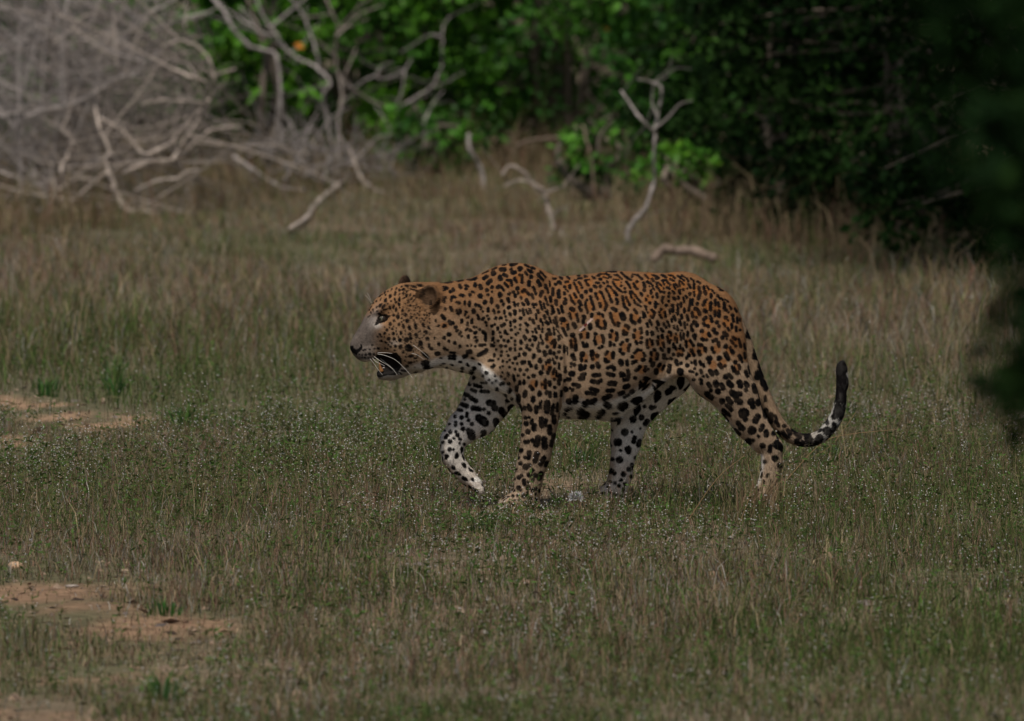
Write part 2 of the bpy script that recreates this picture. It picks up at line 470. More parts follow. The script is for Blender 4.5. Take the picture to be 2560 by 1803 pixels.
shrub('leafy_shrub', 'bright green leafy shrub growing behind the slender bare saplings', 'shrub', gpt(900, 27.6), 1.2, .8, 2.1, 430, 42, .056, G_BRIGHT, -.3)
shrub('leafy_shrub', 'mid green shrub with dark gaps above the arched dead branch', 'shrub', gpt(1400, 27.6), 1.2, .9, 2.3, 400, 40, .054, G_MID, -.05)
shrub('leafy_shrub', 'shaded green shrub rising behind the tall bent dead sapling', 'shrub', gpt(1860, 25.0), 1.0, .8, 2.3, 320, 40, .058, G_MID, .1)
shrub('leafy_shrub', 'green shrub showing behind the top of the dead brush pile', 'shrub', gpt(190, 27.5), 1.6, .9, 2.3, 320, 40, .06, G_MID, -.1)
shrub('leafy_shrub', 'low bright sprig of leaves beside the bent dead sapling', 'shrub', gpt(1690, 21.0), .17, .16, .34, 26, 22, .05, G_BRIGHT, .16, .06, 3)
shrub('leafy_shrub', 'low green undergrowth beside the short crooked stump', 'shrub', gpt(1085, 25.5), .30, .2, .38, 40, 24, .05, G_MID, .02, .08, 4)
shrub('leafy_shrub', 'small green shoots under the dark horizontal branch', 'shrub', gpt(1500, 22.5), .22, .2, .42, 26, 22, .05, G_MID, .02, .07, 4)
shrub('dark_thicket_tree', 'very dark shaded thicket tree standing over the meadow edge', 'tree', gpt(2270, 18.9), 1.0, .9, 3.0, 460, 40, .06, G_SHADE, -.7, .17, 8)
shrub('dark_thicket_tree', 'low dark bush filling the gap under the shaded shrub', 'tree', gpt(1950, 21.6), .62, .6, 1.4, 220, 36, .055, G_SHADE, -.4, .15, 6)
shrub('dark_thicket_tree', 'dark thicket tree partly hidden by the overhanging bough', 'tree', gpt(2640, 15.6), .95, .8, 3.2, 400, 40, .06, G_SHADE, -.7, .17, 8)

shrub('leafy_shrub', 'spray of bright leaves among the limbs of the bare saplings', 'shrub', gpt(690, 26.6), .42, .3, 1.5, 60, 26, .06, G_BRIGHT, .35, .12, 4)
# the mass of the wood behind, and its high canopy
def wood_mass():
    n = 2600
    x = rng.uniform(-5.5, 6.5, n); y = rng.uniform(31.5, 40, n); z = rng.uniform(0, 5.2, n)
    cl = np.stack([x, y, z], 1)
    v, f, c = leaf_cluster(cl, 16, .34, .13, G_SHADE)
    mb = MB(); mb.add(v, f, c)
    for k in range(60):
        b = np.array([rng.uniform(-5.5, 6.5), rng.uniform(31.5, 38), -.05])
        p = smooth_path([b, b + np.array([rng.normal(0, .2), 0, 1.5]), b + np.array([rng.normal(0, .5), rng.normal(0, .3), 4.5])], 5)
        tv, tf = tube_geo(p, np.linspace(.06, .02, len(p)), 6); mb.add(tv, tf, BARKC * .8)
    tag(mb.build('woodland', M_LEAF_SHADE), 'dense dark woodland behind the shrubs', 'woodland', kind='stuff')
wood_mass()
def canopy_tree(name, label, base, crown_c, crown_r, ncl, per, lsize, cols, tr=.16):
    base = np.array(base, float); crown_c = np.array(crown_c, float); crown_r = np.array(crown_r, float)
    root = empty(name, tuple(base)); tag(root, label, 'tree')
    p = smooth_path([base + np.array([0, 0, -.1]), base * .7 + crown_c * .3 + np.array([.1, .05, 0]), crown_c + np.array([0, 0, -.3])], 8)
    mb = MB(); v, f = tube_geo(p, np.linspace(tr, tr * .5, len(p)), 10); mb.add(v, f, BARKC)
    mb.build('trunk', M_BARK, root)
    d = rng.normal(0, 1, (ncl, 3)); d /= np.linalg.norm(d, axis=1, keepdims=True)
    cl = crown_c + d * (rng.uniform(.1, 1, ncl) ** .45)[:, None] * crown_r
    mb = MB()
    for c in cl[::6]:
        q = p[-3] + (c - p[-3]) * .1
        v, f = tube_geo(smooth_path([q, (q + c) / 2 + rng.normal(0, .12, 3), c], 5), np.linspace(.04, .008, 11), 5); mb.add(v, f, BARKC)
    mb.build('limbs', M_BARK, root)
    v, f, c = leaf_cluster(cl, per, .3, lsize, cols)
    mb = MB(); mb.add(v, f, c); tag(mb.build('crown', M_LEAF_SHADE, root), kind='stuff')
    return root
canopy_tree('shade_tree', 'tall shade tree whose canopy darkens the meadow edge', gpt(3900, 15.0), (3.1, 14.2, 4.6), (2.3, 3.2, 1.7), 800, 22, .13, G_SHADE)
canopy_tree('shade_tree', 'second tall shade tree rooted behind the dark thicket', gpt(3250, 24.0), (3.0, 19.8, 4.8), (2.1, 3.0, 1.8), 700, 22, .13, G_SHADE)

canopy_tree('shade_tree', 'third tall tree, unseen, added to shade the right of the meadow', gpt(5300, -1.0), (3.5, -2.6, 4.7), (2.1, 5.5, 1.5), 700, 22, .13, G_SHADE)  # added out of view so its shadow darkens the grass on the right
# out-of-focus bough close to the camera on the right
def bough():
    base = np.array([1.42, -19.0, 0.0]); base[2] = float(gz(base[0], base[1]))
    root = empty('overhanging_bush', tuple(base)); tag(root, 'dark blurred bush leaning in beside the right edge of the meadow', 'bush')
    mb = MB(); tips = []
    for k in range(7):
        tgt = np.array([rng.uniform(.70, 1.2), -19.0 + rng.uniform(-.35, .35), rng.uniform(1.25, 2.1)])
        p = smooth_path([base + rng.normal(0, .05, 3) * np.array([1, 1, 0]), base * .5 + tgt * .5 + np.array([.15, 0, .2]), tgt], 8)
        v, f = tube_geo(p, np.linspace(.022, .005, len(p)), 6); mb.add(v, f, BARKC * .7)
    mb.build('stems', M_BARK, root)
    cl = []
    while len(cl) < 230:
        px, py = rng.uniform(2300, 3300), rng.uniform(-250, 1080)
        edge = np.interp(py, [-250, 0, 450, 600, 760, 900, 1000, 1080], [2300, 2330, 2420, 2490, 2475, 2490, 2530, 2640])
        if px < edge + rng.uniform(0, 60): continue
        cl.append(P(px, py, -19.0 + rng.uniform(-.35, .35)))
    v, f, c = leaf_cluster(np.array(cl), 22, .075, .04, G_SHADE)
    mb = MB(); mb.add(v, f, c); tag(mb.build('crown', M_LEAF_SHADE, root), kind='stuff')
bough()

# ------------------------------------------------------------------ dead wood
GREYW = np.array([.33, .30, .29]); PALEW = np.array([.36, .31, .275]); BROWNW = np.array([.17, .13, .105])
def wood_tube(mb, pts, r0, r1, col, ns=8, m=6, knob=.12):
    pts = np.array(pts, float); pts[1:-1] += rng.normal(0, .002 + .45 * r0, pts[1:-1].shape)
    p = smooth_path(pts, m)
    k = len(p); L = np.linalg.norm(p[-1] - p[0])
    p = p + rng.normal(0, .0025, p.shape) * np.sin(np.linspace(0, math.pi, k))[:, None]
    r = np.linspace(r0, r1, k) * (1 + rng.normal(0, knob, k))
    v, f = tube_geo(p, r, ns)
    cc = np.repeat(col * rng.uniform(.75, 1.25, k)[:, None], ns, 0)
    mb.add(v, f, cc); return p
def branch_pts(px_list, Y, on_ground=False, yw=.06):
    out = []
    off = np.cumsum(rng.normal(0, yw, len(px_list))) * .5
    for i, (a, b) in enumerate(px_list):
        if on_ground:
            gx, gy = ground_pt(a, b); out.append(np.array([gx, gy, float(gz(gx, gy)) + .03]))
        else:
            q = P(a, b, Y + off[i]); q[2] = max(q[2], float(gz(q[0], q[1])) - .02); out.append(q)
    return np.array(out)
def twigs(paths, n, Lr, rr, col, box=None, updir=.2, flat=.55):
    """wiry twigs springing from existing branches, some crossing right through the tangle"""
    mb = MB(); allp = np.concatenate(paths)
    for k in range(n):
        q = allp[rng.integers(len(allp))] + np.array([0, .02, 0])
        if box is not None and rng.random() < .55:
            q = rng.uniform(box[0], box[1])
        L = rng.uniform(*Lr); lead = rng.random() < .22
        d = rng.normal(0, 1, 3) * np.array([1, flat, .6]); d[1] = abs(d[1]); d[2] += updir; d /= np.linalg.norm(d)
        bend = rng.normal(0, .13, 3) * L; bend[1] = abs(bend[1]); bend[2] += .06 * L
        e = q + d * L
        pts = np.array([q, q + d * L * .35 + bend * .5, q + d * L * .7 + bend, e + bend * .7])
        pts[:, 2] = np.maximum(pts[:, 2], .01)
        if n > 200:                                                # the heap slopes down to the right
            eu, ev = PIX(pts)
            if (eu > np.interp(ev, [-100, 60, 180, 330, 450], [410, 490, 580, 700, 860]) + rng.uniform(-30, 60)).any(): continue
        r = rng.uniform(*rr) * (1.5 if lead else 1)
        if lead: pts[:, 1] -= .12
        pts[1:-1] += rng.normal(0, .012, (2, 3))
        p = smooth_path(pts, 4)
        v, f = tube_geo(p, np.linspace(r, r * .35, len(p)), 4, False)
        mb.add(v, f, col * (rng.uniform(.6, 1.05) if lead else rng.uniform(.2, .65)))  # leading twigs toned as if lit, those behind darkened like shade
    return mb
def dead_thing(name, label, cat, Y, trunk, branches, col=GREYW, ntw=0, Lr=(.2, .7), rr=(.0022, .0055), on_ground=False, box=None, group=None, updir=.2):
    """trunk/branches rows: (px list, r0 px, r1 px)"""
    tp = [branch_pts(t[0], Y, on_ground) for t in trunk]
    bp = [branch_pts(b[0], Y) for b in branches]
    base = min((p for t in tp for p in t), key=lambda q: q[2]).copy(); base[2] = float(gz(base[0], base[1]))
    root = empty(name, tuple(base)); tag(root, label, cat, group)
    m = MPP(Y) * (.48 if ntw > 100 else .50 if 'sapling' in name else .52 if 'fallen_branch' in name or 'stump' in name else 1); paths = []
    mb = MB()
    for p, t in zip(tp, trunk): paths.append(wood_tube(mb, p, t[1] * m, t[2] * m, col * rng.uniform(.9, 1.15), 9))
    mb.build('trunk' if branches else 'limb', M_BARK, root)
    for p, t in zip(bp, branches):
        mb = MB(); paths.append(wood_tube(mb, p, t[1] * m, t[2] * m, col * rng.uniform(.8, 1.2), 7)); mb.build('branch', M_BARK, root)
    if ntw:
        tw = twigs(paths, ntw, Lr, rr, col, box, updir); tag(tw.build('twigs', M_BARK, root), kind='stuff')
    return root
def pbox(x0, x1, y0, y1, Y0, Y1):
    a, b = P(x0, y1, Y0), P(x1, y0, Y1); lo, hi = np.minimum(a, b), np.maximum(a, b); lo[2] = max(lo[2], .01); return lo, hi
dead_thing('fallen_dead_tree', 'large fallen dead tree of tangled pale grey branches beside the green shrub', 'dead tree', 21.2,
    [([(330, 537), (299, 495), (276, 452), (268, 403), (276, 380), (249, 326), (238, 268)], 17, 7), ([(325, 527), (383, 533), (422, 556), (460, 583), (498, 613)], 12, 8)],
    [([(104, 533), (146, 487), (192, 452), (238, 441), (268, 433)], 11, 7), ([(115, 537), (184, 502), (230, 460), (261, 433)], 8, 6), ([(130, 495), (157, 460), (155, 418), (165, 391), (188, 364), (176, 337), (153, 318)], 9, 5),
     ([(307, 433), (368, 410), (422, 403), (460, 380), (510, 341), (556, 322), (606, 318)], 9, 6), ([(368, 387), (422, 364), (452, 326), (495, 284), (525, 245), (537, 207), (544, 188), (590, 172)], 11, 5),
     ([(537, 207), (521, 153), (498, 119), (452, 107), (406, 115)], 8, 4), ([(353, 261), (403, 253), (460, 249), (518, 257)], 6, 4), ([(249, 295), (307, 334), (353, 372), (376, 387)], 9, 6),
     ([(430, 400), (450, 370), (480, 330), (500, 290)], 8, 6), ([(440, 175), (480, 190), (520, 205)], 8, 5)],
    PALEW * 1.15, 620, (.2, .95), (.0012, .0036), box=pbox(120, 540, 20, 440, 21.8, 23.4))
dead_thing('dead_shrub', 'dead leafless shrub with an upright forked stem at the end of the brush pile', 'dead shrub', 21.6,
    [([(50, 498), (56, 422), (57, 383), (42, 326), (11, 291)], 10, 8)],
    [([(42, 326), (46, 268), (48, 184)], 7, 4), ([(58, 295), (115, 276), (173, 265), (230, 230), (299, 199), (345, 176), (399, 127)], 9, 5), ([(-40, 410), (30, 440), (90, 462), (140, 455)], 7, 5), ([(60, 380), (100, 410), (130, 450)], 6, 4)],
    GREYW * 1.15, 430, (.2, .95), (.0012, .0036), box=pbox(-120, 260, 80, 450, 22, 23.4))
dead_thing('dead_shrub', 'dead grey shrub of long arching twigs behind the fallen tree', 'dead shrub', 23.0,
    [([(245, 420), (240, 300), (245, 161), (300, 110), (337, 69)], 10, 7)],
    [([(0, 130), (58, 104), (115, 90), (173, 80), (219, 73)], 7, 5), ([(0, 19), (46, 42), (84, 65), (115, 115), (138, 165), (157, 230), (165, 268)], 7, 5), ([(222, 73), (238, 35), (253, -15)], 9, 7), ([(337, 69), (368, 38), (414, 15), (450, -10)], 8, 6),
     ([(-20, 170), (60, 160), (140, 168), (220, 150)], 6, 4), ([(300, 130), (340, 110), (420, 60), (520, 30)], 7, 5), ([(380, 80), (430, 60), (500, 40), (560, 10)], 6, 4)],
    GREYW * 1.05, 600, (.25, 1.0), (.0012, .0034), box=pbox(30, 500, -60, 330, 22.4, 24.2))
dead_thing('dead_shrub', 'low heap of dry broken twigs at the foot of the bare saplings', 'dead shrub', 24.0,
    [([(790, 455), (750, 400), (720, 340)], 6, 3)], [([(800, 450), (840, 420), (900, 410)], 6, 3), ([(760, 440), (700, 400), (640, 360)], 6, 3)],
    GREYW * .95, 170, (.12, .4), (.002, .005), box=pbox(600, 1000, 350, 470, 23.5, 25.5))
FB = 'fallen branches lying at the meadow edge'
dead_thing('fallen_branch', 'crooked pale dead branch lying in grass below the brush pile', 'branch', 21.0, [([(337, 479), (395, 452), (441, 445), (472, 426), (498, 426)], 9, 6)], [], PALEW, group=FB)
dead_thing('fallen_branch', 'long grey dead branch sloping down between the brush pile and saplings', 'branch', 23.2, [([(583, 391), (637, 429), (686, 464), (736, 472), (759, 474)], 10, 7)], [], GREYW, group=FB)
dead_thing('fallen_branch', 'pale dead branch slanting from the foot of the bare saplings into grass', 'branch', 23.0, [([(874, 376), (913, 449), (963, 487), (1005, 514)], 8, 11)], [], PALEW, group=FB)
dead_thing('fallen_branch', 'straight pale dead branch lying alone on open grass', 'branch', 20.0, [([(725, 598), (763, 564), (798, 521), (836, 495), (863, 475)], 10, 12)], [], PALEW, on_ground=True, group=FB)
dead_thing('fallen_branch', 'arched pale dead branch with one end planted in grass', 'branch', 19.6, [([(1255, 439), (1275, 419), (1306, 427), (1330, 459), (1362, 483), (1373, 526), (1385, 578)], 7, 12)], [([(1259, 467), (1306, 447), (1362, 475)], 6, 5), ([(1362, 483), (1395, 470), (1410, 465)], 6, 4)], PALEW, 10, (.08, .2), group=FB)
dead_thing('fallen_log', 'short brown log half sunk in grass behind the leopard', 'log', 15.9, [([(1632, 652), (1655, 630), (1690, 614), (1735, 626), (1790, 648)], 12, 12)], [], BROWNW * 1.1)
SAP = 'bare saplings in front of the shrubs'
dead_thing('bare_sapling', 'thick grey bare limb leaning out over the dead brush pile', 'sapling', 25.5, [([(694, 460), (700, 300), (694, 153), (667, 130), (621, 111), (583, 69), (564, 35), (529, -10)], 6, 12)], [], GREYW, group=SAP)
dead_thing('bare_sapling', 'slender grey sapling with a sharp elbow leaning towards the brush pile', 'sapling', 26.0, [([(835, 440), (828, 345), (817, 288), (813, 238), (825, 207), (798, 176), (759, 153), (725, 134), (698, 88), (660, 46), (637, -10)], 8.2, 6.0)],
    [([(798, 170), (790, 125), (775, 77), (752, 31), (721, -10)], 6.0, 4.5), ([(698, 88), (650, 80), (600, 20)], 5.2, 3.0)], GREYW * 1.05, 14, (.2, .5), group=SAP)
dead_thing('bare_sapling', 'upright pale sapling with gently waving stem beside the elbowed one', 'sapling', 26.0, [([(852, 440), (851, 368), (848, 307), (855, 230), (840, 184), (842, 115), (842, 69), (825, 31), (813, -10)], 7.5, 5.2)],
    [([(842, 69), (880, 62), (920, 45)], 3.8, 2.2), ([(850, 210), (880, 150), (890, 120)], 3.8, 2.2)], PALEW * .9, 14, (.2, .5), group=SAP)
dead_thing('bare_sapling', 'forked sapling with wide curving arms in front of green shrub', 'sapling', 25.4, [([(974, 430), (993, 345), (993, 276), (1009, 215), (1016, 176), (1028, 150)], 6.0, 3.0)],
    [([(993, 272), (1039, 245), (1081, 219), (1101, 173), (1108, 115), (1108, 69), (1124, 42)], 6.0, 3.0), ([(986, 341), (959, 295), (936, 261)], 5.2, 3.0), ([(886, 219), (924, 199), (966, 196), (1016, 173)], 3.0, 3.8), ([(978, 429), (1020, 406), (1058, 364), (1062, 307), (1058, 276)], 4.5, 3.0), ([(1081, 219), (1120, 205), (1160, 180)], 3.8, 2.2)],
    GREYW * .95, 16, (.15, .4), group=SAP)
dead_thing('bare_sapling', 'tall dead sapling with a hooked top standing alone in the grass', 'sapling', 18.2, [([(1563, 620), (1579, 570), (1611, 526)], 11, 13), ([(1611, 530), (1635, 455), (1643, 396), (1643, 336), (1647, 277), (1649, 226), (1631, 206), (1595, 198)], 10, 5)],
    [([(1643, 336), (1607, 301), (1571, 253), (1552, 226)], 8, 5), ([(1643, 290), (1632, 270), (1630, 255)], 6, 4)], GREYW * .85, 6, (.1, .3), group=SAP)
dead_thing('bare_sapling', 'thin dark leaning stick in front of the shaded undergrowth', 'sapling', 22.0, [([(1486, 500), (1476, 396), (1468, 356), (1457, 313)], 6, 6)], [], BROWNW * 1.2, group=SAP)
dead_thing('tree_stump', 'short crooked dead stump poking up from the undergrowth', 'stump', 23.5, [([(1213, 485), (1199, 416), (1176, 380), (1172, 336)], 11, 9)], [], GREYW)
dead_thing('fallen_branch', 'dark reddish branch running level beneath the shaded shrub', 'branch', 25.0, [([(1280, 400), (1300, 356), (1354, 344), (1425, 348), (1496, 372), (1556, 408), (1590, 470)], 7, 7)], [], BROWNW, group=FB)
dead_thing('bare_sapling', 'leaning dark stem at the foot of the thicket', 'sapling', 22.5, [([(1800, 520), (1770, 430), (1700, 360), (1640, 320)], 7, 5)], [], BROWNW, group=SAP)
# two withered leaves caught in the green shrub
for px, py, Y, lab in ((1078, 15, 27.4, 'single withered orange leaf high in the bright green shrub'), (735, 110, 25.0, 'withered orange leaf hanging among the bare sapling limbs'), (1505, 65, 26.9, 'faded brown leaf in the mid green shrub')):
    c = P(px, py, Y)
    v, f = leaf_geo(c[None], np.array([[.9, 0, -.3]]), np.array([[.1, -.8, .5]]), np.array([.06]), np.array([.045]))
    o = link('withered_leaf', new_mesh('withered_leaf', v - c, f, np.tile([.50, .19, .03], (5, 1))), M_DRYLEAF); o.location = c
    tag(o, lab, 'leaf')

# ------------------------------------------------------------------ small things one can pick out in the grass
def tuft(px, py, label, nb, h, cols, spread=.05, wid=.006, lean=(.15, .8)):
    gx, gy = ground_pt(px, py); gx, gy = float(gx), float(gy)
    a = rng.uniform(0, 6.28, nb); r = rng.uniform(0, spread, nb)
    x = gx + np.cos(a) * r; y = gy + np.sin(a) * r
    c = cols[rng.integers(0, len(cols), nb)] * rng.uniform(.75, 1.25, nb)[:, None]
    v, f, cc = blades(x, y, h * rng.uniform(.55, 1.1, nb), rng.uniform(*lean, nb), wid * rng.uniform(.7, 1.2, nb), c, c * 1.2, a + rng.normal(0, .5, nb))
    o0 = np.array([gx, gy, float(gz(gx, gy))])
    o = link('grass_tuft', new_mesh('grass_tuft', v - o0, f, cc), M_GRASS); o.location = o0
    tag(o, label, 'grass tuft', 'fresh green tufts in the dry meadow')
TC = np.array([[.05, .14, .03], [.06, .12, .028], [.045, .11, .04]])
for px, py, lab, nb, h in ((115, 990, 'low spreading green tuft at the edge of the upper bare soil patch', 40, .09), (290, 985, 'green tuft growing beyond the upper bare soil patch', 34, .10), (465, 1070, 'broad green tuft at the end of the upper bare soil patch', 60, .11),
        (740, 1120, 'leafy green tuft near the reddish upright stalks', 40, .09), (410, 1535, 'green tuft standing on the lower bare soil patch', 32, .06), 
        (400, 1720, 'bright green tuft near the lowest bare soil', 40, .10), (1190, 1340, 'green tuft below the planted front paw', 50, .09), (1255, 1400, 'green cushion tuft on bare earth below the leopard', 46, .06), (1130, 1270, 'thin green tuft beneath the lifted paw', 30, .07),
        (1100, 1160, 'green tuft behind the lifted paw', 34, .09), (1460, 1180, 'green tuft between the front and hind legs', 34, .09), (280, 945, 'tall green tuft in the meadow above the bare soil', 36, .13), (1960, 1280, 'olive green tuft behind the hind foot', 30, .09), (2090, 1160, 'green tuft below the curled tail', 26, .08)):
    tuft(px, py, lab, nb, h, TC, .05 if nb > 30 else .022)
DC = np.array([[.30, .23, .14], [.22, .14, .09], [.15, .16, .07]])
for px, py, lab, nb, h in ((1900, 1300, 'dry brown tuft hiding the paw of the stretched hind leg', 150, .16), (1955, 1292, 'dry straw tuft just behind the stretched hind foot', 90, .15), (1850, 1305, 'dry tuft in front of the stretched hind foot', 80, .12), (1275, 1300, 'dry tuft hiding the toes of the planted front paw', 50, .075), (1500, 1285, 'dry tuft before the far hind paw', 44, .075)):
    tuft(px, py, lab, nb, h, DC, .045, .003, (.05, .5))
def stalk(pxs, label, r=.0016, col=np.array([.34, .235, .13]), Y=None):
    gx, gy = ground_pt(*pxs[0]); Y0 = float(gy) if Y is None else Y
    w = [np.array([float(gx), float(gy), float(gz(gx, gy)) - .005])] if Y is None else [P(pxs[0][0], pxs[0][1], Y0)]
    for a, b in pxs[1:]: w.append(P(a, b, Y0))
    w = smooth_path(np.array(w), 5)
    v, f = tube_geo(w, np.linspace(r, r * .45, len(w)), 5)
    o0 = w[0]
    o = link('dry_stalk', new_mesh('dry_stalk', v - o0, f, np.tile(col, (len(v), 1))), M_GRASS); o.location = o0
    tag(o, label, 'dry stalk', 'dry straw stalks in the meadow')
for pxs, lab in (([(1955, 1215), (2040, 1120), (2100, 1090), (2245, 1073)], 'long straw stalk bending away from the hind foot past the tail'),
        ([(1960, 1175), (2070, 1120), (2140, 1030)], 'straight straw stalk crossing below the tail curve'), ([(1880, 1140), (1960, 1150), (2060, 1170)], 'low straw stalk lying across the hind foot'),
        ([(1700, 1330), (1790, 1200), (1860, 1140)], 'slanting straw stalk in front of the stretched hind leg'), ([(1840, 1330), (1880, 1220), (1870, 1160)], 'short straw stalk before the hind foot'),
        ([(664, 1045), (662, 1020), (660, 990)], 'reddish upright stalk left standing in the open meadow'), ([(742, 1050), (744, 1010), (746, 970)], 'pale upright stalk beside the reddish one'),
        ([(330, 1105), (400, 1090), (440, 1076)], 'fine straw stalk leaning over the upper bare soil patch'), ([(590, 965), (660, 975), (735, 988)], 'fine horizontal straw stalk in the open meadow'), ([(745, 972), (800, 975), (870, 982)], 'fine level straw stalk ahead of the lifted paw'),
        ([(1470, 1160), (1455, 1120), (1435, 1090)], 'thin dark stem between the front and hind legs'), ([(1290, 1100), (1265, 1060), (1240, 1035)], 'fine straw stalk slanting behind the front legs')):
    stalk(pxs, lab)
def stone(px, py, rx, rz, label, col):
    gx, gy = ground_pt(px, py); c = np.array([float(gx), float(gy), float(gz(gx, gy))])
    m = MPP(c[1])
    th = np.linspace(0, math.pi, 9); ph = np.arange(14) / 14 * 2 * math.pi
    d = np.stack([np.sin(th)[:, None] * np.cos(ph), np.sin(th)[:, None] * np.sin(ph), np.cos(th)[:, None] + 0 * ph], -1).reshape(-1, 3)
    rr = .8 + .45 * fbm(d[:, 0] * 1.6 + px, d[:, 2] * 1.6 + d[:, 1] * 1.2, 91)
    v = d * rr[:, None] * np.array([rx, rx * .8, rz]) * m; v[:, 2] += rz * m * .4
    i = np.arange(8)[:, None] * 14; j = np.arange(14)[None]; j2 = (j + 1) % 14
    q = np.stack([i + j, i + 14 + j, i + 14 + j2, i + j2], -1).reshape(-1, 4)
    o = link('stone', new_mesh('stone', v, q, np.tile(col, (len(v), 1))), M_STONE); o.location = c
    tag(o, label, 'stone')
stone(38, 1432, 19, 11, 'rounded pale sandy stone above the lower bare soil patch', np.array([.48, .33, .22]))
stone(180, 1476, 18, 5, 'flat grey stone at the rim of the lower bare soil patch', np.array([.3, .26, .23]))
# pale fluffy flower head by the far hind paw
def pale_head(px, py):
    gx, gy = ground_pt(px, py); c = np.array([float(gx), float(gy), float(gz(gx, gy))])
    root = empty('pale_seed_head', tuple(c)); tag(root, 'fluffy whitish seed head beside the far hind paw', 'seed head')
    mb = MB(); v, f = tube_geo(smooth_path([c, c + np.array([.003, 0, .03]), c + np.array([.0, 0, .05])], 4), .002, 5); mb.add(v, f, OLIVE); mb.build('stem', M_GRASS, root)
    top = c + np.array([0, 0, .052]); d = rng.normal(0, 1, (260, 3)); d /= np.linalg.norm(d, axis=1, keepdims=True); d[:, 2] = np.abs(d[:, 2]) * 1.2 - .35
    v, f = leaf_geo(np.tile(top, (260, 1)) + d * .006, d, rng.normal(0, 1, (260, 3)), rng.uniform(.012, .024, 260), np.full(260, .004))
    mb = MB(); mb.add(v, f, np.array([.6, .6, .63])); tag(mb.build('fluff', M_FLOWER, root), kind='stuff')
pale_head(1440, 1290)
